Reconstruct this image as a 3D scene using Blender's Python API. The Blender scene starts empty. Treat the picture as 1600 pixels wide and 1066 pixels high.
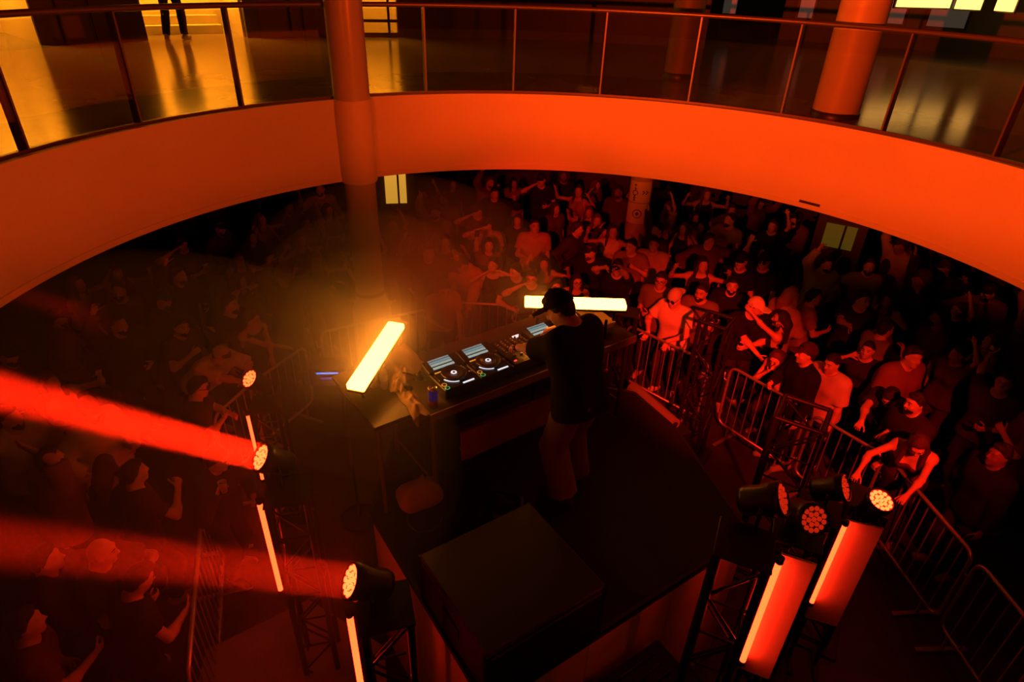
import bpy, math, random
import numpy as np
from mathutils import Vector, Matrix

random.seed(7)
rng = np.random.default_rng(7)
scene = bpy.context.scene
col = scene.collection

# ------------------------------------------------------------------ camera
EYE = 5.40
PITCH = math.radians(31.05)
ROLL = math.radians(2.13)
cam_d = bpy.data.cameras.new('camera')
cam_d.lens = 22.0
cam_d.sensor_width = 36.0
cam_d.clip_start = 0.05
cam_d.clip_end = 200
cam = bpy.data.objects.new('camera', cam_d)
cam.location = (0, 0, EYE)
cam.rotation_euler = (Matrix.Rotation(math.pi / 2 - PITCH, 3, 'X') @ Matrix.Rotation(ROLL, 3, 'Z')).to_euler()
col.objects.link(cam)
scene.camera = cam

# ------------------------------------------------------------------ world, exposure
world = bpy.data.worlds.new('night')
world.use_nodes = True
world.node_tree.nodes['Background'].inputs[0].default_value = (0.010, 0.0065, 0.002, 1)
world.node_tree.nodes['Background'].inputs[1].default_value = 0.10
scene.world = world
scene.view_settings.view_transform = 'Standard'
scene.view_settings.look = 'None'
scene.view_settings.gamma = 1
scene.view_settings.use_curve_mapping = False
scene.view_settings.exposure = 0.0
cy = scene.cycles
cy.max_bounces = 5
cy.diffuse_bounces = 2
cy.glossy_bounces = 2
cy.transmission_bounces = 4
cy.transparent_max_bounces = 16
cy.volume_bounces = 0
cy.sample_clamp_indirect = 4.0
cy.use_adaptive_sampling = True
cy.adaptive_threshold = 0.02
cy.caustics_reflective = False
cy.caustics_refractive = False

# light colours
RED = (1.0, 0.016, 0.004)
WASH = (1.0, 0.050, 0.002)
AMBER = (1.0, 0.30, 0.04)
WARM = (1.0, 0.42, 0.06)


def at(px, py, z):
    """point of the place at height z seen at pixel (px, py) of the 1600x1066 photograph"""
    f = 1600 * 22 / 36
    u, v = px - 800, py - 533
    c, s = math.cos(ROLL), math.sin(ROLL)
    u, v = c * u + s * v, -s * u + c * v
    X, U = u / f, -v / f
    d = Vector((X, math.cos(PITCH) + U * math.sin(PITCH), -math.sin(PITCH) + U * math.cos(PITCH)))
    k = (z - EYE) / d.z
    return Vector((d.x * k, d.y * k, z))


# ------------------------------------------------------------------ materials
MATS = {}


def mat(name, base=(.5, .5, .5), rough=.5, metal=0.0, emit=None, strength=1.0, spec=.5,
        noise=None, bump=None, objcol=False, sample=True):
    """principled material; noise=(scale, amount) mottles the colour, bump=(scale, strength) gives fine relief"""
    if name in MATS:
        return MATS[name]
    m = bpy.data.materials.new(name)
    m.use_nodes = True
    nt = m.node_tree
    b = nt.nodes['Principled BSDF']
    b.inputs['Base Color'].default_value = (*base, 1)
    b.inputs['Roughness'].default_value = rough
    b.inputs['Metallic'].default_value = metal
    b.inputs['Specular IOR Level'].default_value = spec
    src = None
    if objcol:
        oi = nt.nodes.new('ShaderNodeObjectInfo')
        src = oi.outputs['Color']
    if noise:
        tc = nt.nodes.new('ShaderNodeTexCoord')
        n = nt.nodes.new('ShaderNodeTexNoise')
        n.inputs['Scale'].default_value = noise[0]
        n.inputs['Detail'].default_value = 5
        nt.links.new(tc.outputs['Object'], n.inputs['Vector'])
        r = nt.nodes.new('ShaderNodeMapRange')
        r.inputs['From Min'].default_value = .3
        r.inputs['From Max'].default_value = .7
        r.inputs['To Min'].default_value = 1 - noise[1]
        r.inputs['To Max'].default_value = 1 + noise[1]
        nt.links.new(n.outputs['Fac'], r.inputs['Value'])
        mx = nt.nodes.new('ShaderNodeVectorMath')
        mx.operation = 'SCALE'
        if src is None:
            mx.inputs[0].default_value = base
        else:
            nt.links.new(src, mx.inputs[0])
        nt.links.new(r.outputs['Result'], mx.inputs['Scale'])
        src = mx.outputs[0]
    if src is not None:
        nt.links.new(src, b.inputs['Base Color'])
    if bump:
        tc = nt.nodes.new('ShaderNodeTexCoord')
        n = nt.nodes.new('ShaderNodeTexNoise')
        n.inputs['Scale'].default_value = bump[0]
        n.inputs['Detail'].default_value = 4
        nt.links.new(tc.outputs['Object'], n.inputs['Vector'])
        bp = nt.nodes.new('ShaderNodeBump')
        bp.inputs['Strength'].default_value = bump[1]
        bp.inputs['Distance'].default_value = .02
        nt.links.new(n.outputs['Fac'], bp.inputs['Height'])
        nt.links.new(bp.outputs['Normal'], b.inputs['Normal'])
    if emit:
        b.inputs['Emission Color'].default_value = (*emit, 1)
        b.inputs['Emission Strength'].default_value = strength
        if not sample:
            m.cycles.emission_sampling = 'NONE'
    MATS[name] = m
    return m


def glass_mat():
    """balustrade glass: clear sheet with a Fresnel mirror coat and a faint grey tint"""
    m = bpy.data.materials.new('balustrade glass')
    m.use_nodes = True
    nt = m.node_tree
    nt.nodes.clear()
    out = nt.nodes.new('ShaderNodeOutputMaterial')
    tr = nt.nodes.new('ShaderNodeBsdfTransparent')
    tr.inputs[0].default_value = (.90, .88, .84, 1)
    gl = nt.nodes.new('ShaderNodeBsdfGlossy')
    gl.inputs['Roughness'].default_value = .02
    fr = nt.nodes.new('ShaderNodeFresnel')
    geo = nt.nodes.new('ShaderNodeNewGeometry')
    io = nt.nodes.new('ShaderNodeMapRange')          # same reflectance on both faces of the sheet
    io.inputs['To Min'].default_value = 1.5
    io.inputs['To Max'].default_value = 1 / 1.5
    nt.links.new(geo.outputs['Backfacing'], io.inputs['Value'])
    nt.links.new(io.outputs['Result'], fr.inputs[0])
    mx = nt.nodes.new('ShaderNodeMixShader')
    nt.links.new(fr.outputs[0], mx.inputs[0])
    nt.links.new(tr.outputs[0], mx.inputs[1])
    nt.links.new(gl.outputs[0], mx.inputs[2])
    nt.links.new(mx.outputs[0], out.inputs['Surface'])
    return m


M_glass = glass_mat()
mat('fascia', (.78, .74, .70), .55, noise=(1.2, .035))
mat('ground', (.05, .047, .045), .42, noise=(1.5, .3), bump=(60, .05))
mat('stone', (.26, .23, .19), .16, noise=(1.1, .18), bump=(3, .03))
mat('soffit', (.10, .10, .10), .7)
mat('ceiling', (.12, .11, .10), .8)
mat('dark wall', (.06, .055, .045), .5, noise=(.7, .25))
mat('olive wall', (.16, .15, .09), .55, noise=(.8, .25))
mat('cream wall', (.80, .72, .55), .6, noise=(.8, .06))
mat('frame', (.03, .03, .03), .4)
mat('handrail', (.20, .17, .15), .35, metal=.6)
mat('post', (.17, .15, .13), .4, metal=.6)
mat('column', (.50, .47, .45), .28, noise=(1.5, .05))
mat('pillar', (.66, .62, .58), .45, noise=(1.3, .05))
mat('sign', (.85, .83, .80), .5)
mat('sign ink', (.02, .02, .02), .6)
mat('carpet', (.016, .015, .014), .95, bump=(220, .4))
mat('skirt board', (.74, .71, .69), .6, noise=(2, .1))
mat('platform board', (.30, .28, .27), .55, noise=(2, .15))
mat('black metal', (.018, .018, .018), .38, metal=.2)
mat('truss metal', (.020, .020, .022), .35, metal=.3)
mat('black plastic', (.02, .02, .022), .35)
mat('case laminate', (.016, .015, .015), .4, bump=(300, .15))
mat('alloy', (.55, .55, .56), .3, metal=1)
mat('galvanised', (.60, .60, .62), .38, metal=.75, noise=(25, .08))
mat('table top', (.05, .04, .035), .35, noise=(6, .2))
mat('table edge', (.33, .20, .13), .5, noise=(8, .2))
mat('plywood', (.46, .30, .17), .55, noise=(4, .18))
mat('skin', (.62, .40, .30), .5, noise=(14, .05), spec=.35)
mat('skin tan', (.46, .28, .19), .5, noise=(14, .05), spec=.35)
mat('skin dark', (.22, .125, .085), .45, noise=(14, .05), spec=.4)
mat('cloth', (.5, .5, .5), .85, objcol=True, noise=(9, .12), bump=(180, .25), spec=.2)
mat('hair', (.03, .02, .015), .45, objcol=True, bump=(90, .6), spec=.4)
mat('rubber', (.04, .04, .04), .7)
mat('tinted lens', (.01, .01, .01), .05, spec=1.0)
mat('eye dark', (.015, .012, .010), .15)
mat('led panel', (.9, .85, .7), .5, emit=(1.0, .26, .020), strength=36)
mat('red tube', (.8, .2, .15), .4, emit=(1.0, .017, .0033), strength=21)
mat('par led', (.8, .3, .2), .3, emit=(1.0, .020, .004), strength=26, sample=False)
mat('par led dim', (.5, .1, .05), .3, emit=(1.0, .03, .005), strength=.45, sample=False)
mat('par lens', (.10, .02, .015), .15, spec=.8)
mat('lens glow', (.3, .05, .03), .3, emit=(1.0, .015, .002), strength=.9, sample=False)
mat('blue led', (.1, .1, .4), .3, emit=(.10, .28, 1.0), strength=2.2, sample=False)
mat('violet led', (.1, .05, .3), .3, emit=(.12, .06, .45), strength=.7, sample=False)
mat('white led', (.5, .5, .5), .3, emit=(.9, .92, 1.0), strength=.9, sample=False)
mat('orange led', (.5, .3, .1), .3, emit=(1.0, .36, .03), strength=.75, sample=False)
mat('green led', (.1, .5, .2), .3, emit=(.04, .50, .14), strength=.7, sample=False)
mat('red led', (.5, .1, .1), .3, emit=(1.0, .05, .03), strength=1.5, sample=False)
mat('jog metal', (.20, .20, .20), .25, metal=.8)
mat('silver', (.72, .72, .74), .22, metal=1)
mat('can blue', (.02, .03, .40), .28, metal=.5, emit=(.02, .01, .25), strength=.12, sample=False)  # faint blue glow put into the colour; the can is no lamp
mat('can red', (.42, .05, .04), .3, metal=.4)
mat('clear bottle', (.75, .72, .66), .12, spec=.8)
mat('jacket', (.42, .30, .18), .8, bump=(30, .3))
mat('paper cup', (.82, .80, .78), .6)
mat('bag film', (.42, .38, .34), .3, bump=(14, .8))
mat('cable', (.10, .09, .085), .5)
mat('warm lamp', (.9, .8, .6), .5, emit=(1.0, .32, .012), strength=42)
mat('warm lamp small', (.9, .8, .6), .5, emit=(1.0, .50, .10), strength=3.0)
mat('hatch glow', (.10, .08, .03), .4, emit=(.36, .24, .02), strength=.14, sample=False)
mat('door glow', (.8, .6, .3), .4, emit=(1.0, .50, .05), strength=.62, sample=False)
mat('gallery fill lamp', (.9, .8, .6), .5, emit=(1.0, .62, .10), strength=7)
mat('dim window', (.2, .2, .2), .3, emit=(.5, .40, .30), strength=.06, sample=False)


def screen_mat(name, seed):
    """player display: bright waveform bands on a dark screen, printed light from the screen itself"""
    m = bpy.data.materials.new(name)
    m.use_nodes = True
    nt = m.node_tree
    b = nt.nodes['Principled BSDF']
    b.inputs['Base Color'].default_value = (.02, .02, .02, 1)
    b.inputs['Roughness'].default_value = .2
    tc = nt.nodes.new('ShaderNodeTexCoord')
    sp = nt.nodes.new('ShaderNodeSeparateXYZ')
    nt.links.new(tc.outputs['Generated'], sp.inputs[0])
    r = nt.nodes.new('ShaderNodeValToRGB')
    e = r.color_ramp.elements
    e[0].position, e[0].color = 0, (.42, .55, .50, 1)
    e[1].position, e[1].color = .18, (.55, .62, .55, 1)
    for p_, c_ in ((.2, (.02, .03, .03, 1)), (.3, (.02, .03, .03, 1)), (.33, (.35, .55, .50, 1)),
                   (.52, (.55, .55, .45, 1)), (.56, (.02, .03, .03, 1)), (.64, (.30, .50, .50, 1)),
                   (.80, (.12, .26, .30, 1)), (.84, (.02, .02, .02, 1)), (.9, (.30, .36, .36, 1))):
        n = e.new(p_)
        n.color = c_
    nt.links.new(sp.outputs['Y'], r.inputs[0])
    w = nt.nodes.new('ShaderNodeTexNoise')
    w.inputs['Scale'].default_value = 16
    mp = nt.nodes.new('ShaderNodeMapping')
    mp.inputs['Location'].default_value = (seed, seed, 0)
    mp.inputs['Scale'].default_value = (3, .6, 1)
    nt.links.new(tc.outputs['Generated'], mp.inputs[0])
    nt.links.new(mp.outputs[0], w.inputs['Vector'])
    k = nt.nodes.new('ShaderNodeMapRange')
    k.inputs['From Min'].default_value = .35
    k.inputs['From Max'].default_value = .6
    k.inputs['To Min'].default_value = .45
    k.inputs['To Max'].default_value = 1.0
    nt.links.new(w.outputs['Fac'], k.inputs['Value'])
    v = nt.nodes.new('ShaderNodeVectorMath')
    v.operation = 'SCALE'
    nt.links.new(r.outputs['Color'], v.inputs[0])
    nt.links.new(k.outputs['Result'], v.inputs['Scale'])
    nt.links.new(v.outputs[0], b.inputs['Emission Color'])
    b.inputs['Emission Strength'].default_value = .85
    m.cycles.emission_sampling = 'NONE'
    return m


# ------------------------------------------------------------------ objects and mesh helpers
def tag(o, label=None, cat=None, group=None, kind=None):
    if label:
        o['label'] = label
    if cat:
        o['category'] = cat
    if group:
        o['group'] = group
    if kind:
        o['kind'] = kind
    return o


def empty(name, loc=(0, 0, 0), rz=0.0, label=None, cat=None, group=None):
    o = bpy.data.objects.new(name, None)
    o.empty_display_size = .1
    o.location = loc
    o.rotation_euler = (0, 0, rz)
    col.objects.link(o)
    return tag(o, label, cat, group)


def link(name, me, parent=None, m=None):
    o = bpy.data.objects.new(name, me)
    col.objects.link(o)
    if m is not None and len(me.materials) == 0:
        me.materials.append(MATS[m] if isinstance(m, str) else m)
    if parent is not None:
        o.parent = parent
    return o


def copy_obj(o, parent=None, loc=None, rot=None, scale=None):
    c = o.copy()
    col.objects.link(c)
    c.parent = parent
    if loc is not None:
        c.location = loc
    if rot is not None:
        c.rotation_euler = rot
    if scale is not None:
        c.scale = scale
    return c


def frame_z(d):
    """3x3 matrix whose z axis is direction d"""
    d = Vector(d).normalized()
    a = Vector((0, 0, 1)) if abs(d.z) < .95 else Vector((1, 0, 0))
    x = a.cross(d).normalized()
    y = d.cross(x)
    return Matrix((x, y, d)).transposed()


class MB:
    """collects simple shapes into one mesh"""

    def __init__(self):
        self.v, self.f, self.s = [], [], []

    def add(self, vs, fs, smooth=False):
        n = len(self.v)
        self.v += [tuple(p) for p in vs]
        self.f += [tuple(i + n for i in q) for q in fs]
        self.s += [smooth] * len(fs)
        return self

    def box(self, c, size, rot=None, bevel=0.0):
        x, y, z = size[0] / 2, size[1] / 2, size[2] / 2
        b = min(bevel, x * .9, y * .9, z * .9)
        if b <= 0:
            vs = [(-x, -y, -z), (x, -y, -z), (x, y, -z), (-x, y, -z), (-x, -y, z), (x, -y, z), (x, y, z), (-x, y, z)]
            fs = [(0, 3, 2, 1), (4, 5, 6, 7), (0, 1, 5, 4), (1, 2, 6, 5), (2, 3, 7, 6), (3, 0, 4, 7)]
        else:
            vs = []
            for (zz, i) in ((-z, b), (-z + b, 0), (z - b, 0), (z, b)):
                X, Y = x - i, y - i
                k = b
                vs += [(-X + k, -Y, zz), (X - k, -Y, zz), (X, -Y + k, zz), (X, Y - k, zz), (X - k, Y, zz), (-X + k, Y, zz),
                       (-X, Y - k, zz), (-X, -Y + k, zz)]
            fs = [tuple(range(7, -1, -1)), tuple(range(24, 32))]
            for r in range(3):
                for j in range(8):
                    fs.append((r * 8 + j, r * 8 + (j + 1) % 8, r * 8 + 8 + (j + 1) % 8, r * 8 + 8 + j))
        R = rot if rot is not None else Matrix.Identity(3)
        c = Vector(c)
        return self.add([R @ Vector(p) + c for p in vs], fs)

    def tube(self, a, b, r, n=8, r2=None, caps=True):
        a, b = Vector(a), Vector(b)
        r2 = r if r2 is None else r2
        R = frame_z(b - a)
        vs = []
        for (p, q) in ((a, r), (b, r2)):
            for i in range(n):
                t = 2 * math.pi * i / n
                vs.append(p + R @ Vector((math.cos(t) * q, math.sin(t) * q, 0)))
        fs = [(i, (i + 1) % n, n + (i + 1) % n, n + i) for i in range(n)]
        self.add(vs, fs, True)
        if caps:
            self.add(vs, [tuple(range(n - 1, -1, -1)), tuple(range(n, 2 * n))])
        return self

    def path(self, pts, r, n=8):
        pts = [Vector(p) for p in pts]
        m = len(pts)
        vs = []
        for i, p in enumerate(pts):
            d = (pts[min(i + 1, m - 1)] - pts[max(i - 1, 0)])
            R = frame_z(d) if i == 0 else self._tr(R, d)
            for j in range(n):
                t = 2 * math.pi * j / n
                vs.append(p + R @ Vector((math.cos(t) * r, math.sin(t) * r, 0)))
        fs = []
        for i in range(m - 1):
            for j in range(n):
                fs.append((i * n + j, i * n + (j + 1) % n, (i + 1) * n + (j + 1) % n, (i + 1) * n + j))
        fs.append(tuple(range(n - 1, -1, -1)))
        fs.append(tuple((m - 1) * n + j for j in range(n)))
        return self.add(vs, fs, True)

    @staticmethod
    def _tr(R, d):
        d = d.normalized()
        z = R.col[2]
        q = z.rotation_difference(d)
        return q.to_matrix() @ R

    def lathe(self, prof, n=24, rot=None, c=(0, 0, 0), smooth=True, closed=False):
        """profile of (r, z) turned about z"""
        R = rot if rot is not None else Matrix.Identity(3)
        c = Vector(c)
        vs, fs = [], []
        for (r, z) in prof:
            for j in range(n):
                t = 2 * math.pi * j / n
                vs.append(R @ Vector((r * math.cos(t), r * math.sin(t), z)) + c)
        for i in range(len(prof) - 1):
            for j in range(n):
                fs.append((i * n + j, i * n + (j + 1) % n, (i + 1) * n + (j + 1) % n, (i + 1) * n + j))
        self.add(vs, fs, smooth)
        if not closed:
            k = (len(prof) - 1) * n
            self.add(vs, [tuple(range(n - 1, -1, -1)), tuple(range(k, k + n))])
        return self

    def prism(self, poly, z0, z1):
        n = len(poly)
        vs = [(p[0], p[1], z0) for p in poly] + [(p[0], p[1], z1) for p in poly]
        fs = [tuple(range(n - 1, -1, -1)), tuple(range(n, 2 * n))]
        fs += [(i, (i + 1) % n, n + (i + 1) % n, n + i) for i in range(n)]
        return self.add(vs, fs)

    def mesh(self, name, m):
        me = bpy.data.meshes.new(name)
        me.from_pydata(self.v, [], self.f)
        me.materials.append(MATS[m] if isinstance(m, str) else m)
        me.polygons.foreach_set('use_smooth', self.s)
        me.update()
        return me

    def build(self, name, m, parent=None):
        return link(name, self.mesh(name, m), parent)


def spot(name, loc, target, power, angle, blend=.3, radius=.08, color=RED, parent=None):
    l = bpy.data.lights.new(name, 'SPOT')
    l.energy = power
    l.color = color
    l.spot_size = math.radians(angle)
    l.spot_blend = blend
    l.shadow_soft_size = radius
    o = bpy.data.objects.new(name, l)
    d = (Vector(target) - Vector(loc)).normalized()
    M = frame_z(-d).to_4x4()
    M.translation = Vector(loc)
    col.objects.link(o)
    if parent is not None:
        o.parent = parent
        o.matrix_parent_inverse = parent.matrix_basis.inverted()
    o.matrix_basis = M
    return o


def beam_light(name, loc, d, power, spread, size, parent):
    """light of a collimated lamp: a disc the size of its lens with a narrow spread"""
    l = bpy.data.lights.new(name, 'AREA')
    l.shape = 'DISK'
    l.size = size
    l.energy = power
    l.color = (1.0, .014, .002)
    l.spread = math.radians(spread)
    o = bpy.data.objects.new(name, l)
    M = frame_z(-Vector(d)).to_4x4()
    M.translation = Vector(loc)
    col.objects.link(o)
    o.parent = parent
    o.matrix_parent_inverse = parent.matrix_basis.inverted()
    o.matrix_basis = M
    return o

# ================================================================== the building
OX, OY, RR = 0.43, 4.41, 4.61        # centre and radius of the round opening
ZU, ZB = 3.88, 2.88                  # upper floor, underside of the ring


def ringp(a, r, z=0.0):
    a = math.radians(a)
    return Vector((OX + r * math.cos(a), OY + r * math.sin(a), z))


def ring_band(mb, r0, r1, z0, z1, a0=0, a1=360, n=120, top=True, bottom=True):
    """solid curved band between two radii and two heights"""
    full = (a1 - a0) >= 360
    m = n if full else n + 1
    vs = []
    for i in range(m):
        a = a0 + (a1 - a0) * i / n
        vs += [ringp(a, r0, z0), ringp(a, r0, z1), ringp(a, r1, z1), ringp(a, r1, z0)]
    fi, ft = [], []
    for i in range(n):
        p, q = 4 * i, 4 * ((i + 1) % m)
        fi += [(p, q, q + 1, p + 1), (p + 2, q + 2, q + 3, p + 3)]
        if top:
            ft.append((p + 1, q + 1, q + 2, p + 2))
        if bottom:
            ft.append((p + 3, q + 3, q, p))
    mb.add(vs, fi, True)
    mb.add(vs, ft, False)
    if not full:
        k = 4 * (m - 1)
        mb.add(vs, [(0, 1, 2, 3), (k + 3, k + 2, k + 1, k)])
    return mb


def struct(o, label, cat=None):
    return tag(o, label, cat, kind='structure')


struct(MB().box((0.4, 6, -.1), (44, 44, .2)).build('floor', 'ground'), 'dark ground floor under the crowd')
struct(ring_band(MB(), RR + .12, 21, ZU - .5, ZU).build('floor_upper', 'stone'),
       'glossy stone floor of the upper gallery')
struct(ring_band(MB(), RR + .10, 21, ZB + .02, ZU - .52).build('ceiling_lower', 'soffit'),
       'dark underside of the gallery above the crowd')
struct(MB().box((0.4, 6, 7.7), (44, 44, .2)).build('ceiling', 'ceiling'), 'dark ceiling over the upper gallery')
fas = struct(ring_band(MB(), RR, RR + .14, ZB, ZU + .012, n=180).build('wall_ring', 'fascia'),
             'smooth pale curved edge of the round gallery lit orange red')
ring_band(MB(), RR - .018, RR + .05, ZU - .045, ZU + .018, n=180).build('top_lip', 'fascia', fas)
ring_band(MB(), RR - .014, RR + .05, ZB - .006, ZB + .055, n=180).build('bottom_lip', 'fascia', fas)
sl = at(1269, 318, 2.93)
sa = math.degrees(math.atan2(sl.y - OY, sl.x - OX))
ring_band(MB(), RR - .022, RR, ZB + .058, ZB + .085, sa - 1.6, sa + 1.6, n=6).build('slot', 'frame', fas)

# ---- glass balustrade on the ring: one glass sheet and one flat post per bay
bal = empty('glass_balustrade', (OX, OY, ZU), 0, 'glass balustrade with dark posts and handrail around the round opening',
            'balustrade')


def under(o, parent):
    o.parent = parent
    o.matrix_parent_inverse = Matrix.Translation(parent.location).inverted()
    return o


A0, DA, RB = 96.6, 14.4, RR + .10
bay = MB()
ring_band(bay, RB, RB + .016, ZU + .03, ZU + 1.01, -DA / 2 + .12, DA / 2 - .12, n=8)
bay_me = bay.mesh('glass_panel', M_glass)
bay_me.transform(Matrix.Translation((-OX, -OY, -ZU)))
pm = MB().box((RB + .045, 0, .515), (.11, .020, 1.03)).box((RB + .045, 0, .012), (.12, .05, .024)) \
    .mesh('baluster_post', 'post')
shoe = MB()
for k in range(25):
    o = link('glass_panel', bay_me, bal)
    o.rotation_euler.z = math.radians(A0 + DA * (k + .5))
    p = link('baluster_post', pm, bal)
    p.rotation_euler.z = math.radians(A0 + DA * k)
under(ring_band(MB(), RB - .012, RB + .03, ZU + .012, ZU + .04, n=150).build('base_channel', 'post'), bal)
hr = MB()
nn = 160
vs, fs = [], []
for i in range(nn):
    a = 360 * i / nn
    for j in range(8):
        t = math.pi * 2 * j / 8
        vs.append(ringp(a, RB + .02 + .028 * math.cos(t), ZU + 1.05 + .028 * math.sin(t)))
for i in range(nn):
    for j in range(8):
        fs.append((i * 8 + j, ((i + 1) % nn) * 8 + j, ((i + 1) % nn) * 8 + (j + 1) % 8, i * 8 + (j + 1) % 8))
hr.add(vs, fs, True)
under(hr.build('handrail', 'handrail'), bal)

# ---- columns
cx, cyy = -2.117, 8.24
c = empty('column', (cx, cyy, 0), 0, 'tall round column running through the ring beside the bright left lamp', 'column')
MB().lathe([(.205, 0), (.205, 2.87)], 40).build('shaft', 'column', c)
MB().lathe([(.222, 3.89), (.222, 7.6)], 40).build('upper_shaft', 'column', c)
MB().lathe([(.236, 2.862), (.240, 2.87), (.240, 3.885), (.232, 3.9)], 40).build('collar', 'fascia', c)
MB().lathe([(.205, 1.19), (.222, 1.195), (.222, 1.235), (.205, 1.24)], 40).build('band', 'frame', c)
MB().lathe([(.285, 0), (.285, .9), (.22, 1.12), (.206, 1.16)], 40).build('base_sleeve', 'column', c)
c = empty('column', (3.98, 8.36, ZU), 0, 'broad orange lit round column on the gallery behind the right glass', 'column')
MB().lathe([(.275, 0), (.275, 3.7)], 40).build('shaft', 'pillar', c)
MB().lathe([(.29, 0), (.29, .06), (.275, .07)], 40).build('foot_ring', 'frame', c)
c = empty('column', (2.62, 11.3, ZU), 0, 'dim brown column on the gallery behind the middle glass', 'column')
MB().lathe([(.25, 0), (.25, 3.7)], 32).build('shaft', 'olive wall', c)
MB().lathe([(.265, 0), (.265, .06), (.25, .07)], 32).build('foot_ring', 'frame', c)

# sign column on the ground floor
sx, sy = 2.18, 10.9
c = empty('column', (sx, sy, 0), 0, 'red lit column with two white notice panels at the back of the crowd', 'column')
MB().lathe([(.20, 0), (.20, 2.87)], 32).build('shaft', 'column', c)
fa = math.degrees(math.atan2(-sy, -sx))


def curved(mb, a0, a1, z0, z1, r=.206, t=.006, n=10):
    vs = []
    for i in range(n + 1):
        a = math.radians(a0 + (a1 - a0) * i / n)
        for (q, z) in ((r, z0), (r, z1), (r + t, z1), (r + t, z0)):
            vs.append((q * math.cos(a), q * math.sin(a), z))
    f = []
    for i in range(n):
        p = 4 * i
        f += [(p, p + 1, p + 5, p + 4), (p + 2, p + 3, p + 7, p + 6), (p + 1, p + 2, p + 6, p + 5), (p + 3, p, p + 4, p + 7)]
    f += [(3, 2, 1, 0), (4 * n, 4 * n + 1, 4 * n + 2, 4 * n + 3)]
    return mb.add(vs, f)


s1 = curved(MB(), fa - 62, fa + 55, 1.885, 2.25).build('notice_panel', 'sign', c)
s2 = curved(MB(), fa - 62, fa + 55, 1.50, 1.865).build('notice_panel', 'sign', c)


def glyph(strokes, w):
    """strokes in panel coordinates (metres along the curve, height) become thin raised bars"""
    mb = MB()
    for (x0, z0, x1, z1) in strokes:
        n = 3
        pts = []
        for i in range(n + 1):
            x = x0 + (x1 - x0) * i / n
            z = z0 + (z1 - z0) * i / n
            a = math.radians(fa) + x / .213
            pts.append((.2125 * math.cos(a), .2125 * math.sin(a), z))
        mb.path(pts, w, 5)
    return mb


def arc(cx_, cz_, r, a0, a1, n=10):
    q = [(cx_ + r * math.cos(math.radians(a0 + (a1 - a0) * i / n)), cz_ + r * math.sin(math.radians(a0 + (a1 - a0) * i / n)))
         for i in range(n + 1)]
    return [(q[i][0], q[i][1], q[i + 1][0], q[i + 1][1]) for i in range(n)]


st = []
for dx in (0.035, .095):             # double chevron
    st += [(dx, 2.10, dx + .04, 2.07), (dx + .04, 2.07, dx, 2.04)]
st += arc(-.10, 2.05, .04, 100, 330) + [(-.10, 2.16, -.10, 2.09), (-.10, 2.09, -.06, 2.09), (-.06, 2.09, -.04, 2.03),
                                        (-.10, 2.125, -.07, 2.12)]
st += arc(-.10, 2.19, .012, 0, 360, 8)
st += [(-.10, 1.985, -.10, 1.945), (-.10, 1.945, -.115, 1.91), (-.10, 1.945, -.085, 1.91), (-.125, 1.965, -.075, 1.965)]
st += arc(-.10, 2.0, .01, 0, 360, 8)
glyph(st, .007).build('symbols', 'sign ink', s1)
st = arc(-.015, 1.68, .075, 0, 360, 20) + [(-.05, 1.68, .02, 1.68), (-.015, 1.645, -.015, 1.715),
                                          (-.035, 1.66, .005, 1.70), (-.035, 1.70, .005, 1.66)]
glyph(st, .007).build('round_symbol', 'sign ink', s2)

# ---- upper outer wall: dark bays and warm lit recesses on a circle of 12 m
RW = 12.0


def wall_bay(name, a0, a1, m, label, z0=ZU, z1=7.6, r=RW, th=.25):
    o = ring_band(MB(), r, r + th, z0, z1, a0, a1, n=max(2, int((a1 - a0) / 2))).build(name, m)
    return struct(o, label)


wall_bay('wall_upper_left', 145.2, 200, 'dark wall', 'dark gallery wall at far left')
wall_bay('wall_upper_left_bay', 131.3, 138.9, 'dark wall', 'dark wall bay between the two lit recesses on the gallery')
wall_bay('wall_upper_middle_bay', 110.3, 121.6, 'dark wall', 'dark wall bay beside the tall round column on the gallery')
wall_bay('wall_upper_back', 72, 105.8, 'dark wall', 'dark gallery wall behind the middle glass')
wall_bay('wall_upper_right', -20, 66, 'olive wall', 'olive toned gallery wall far right', r=16)


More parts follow.
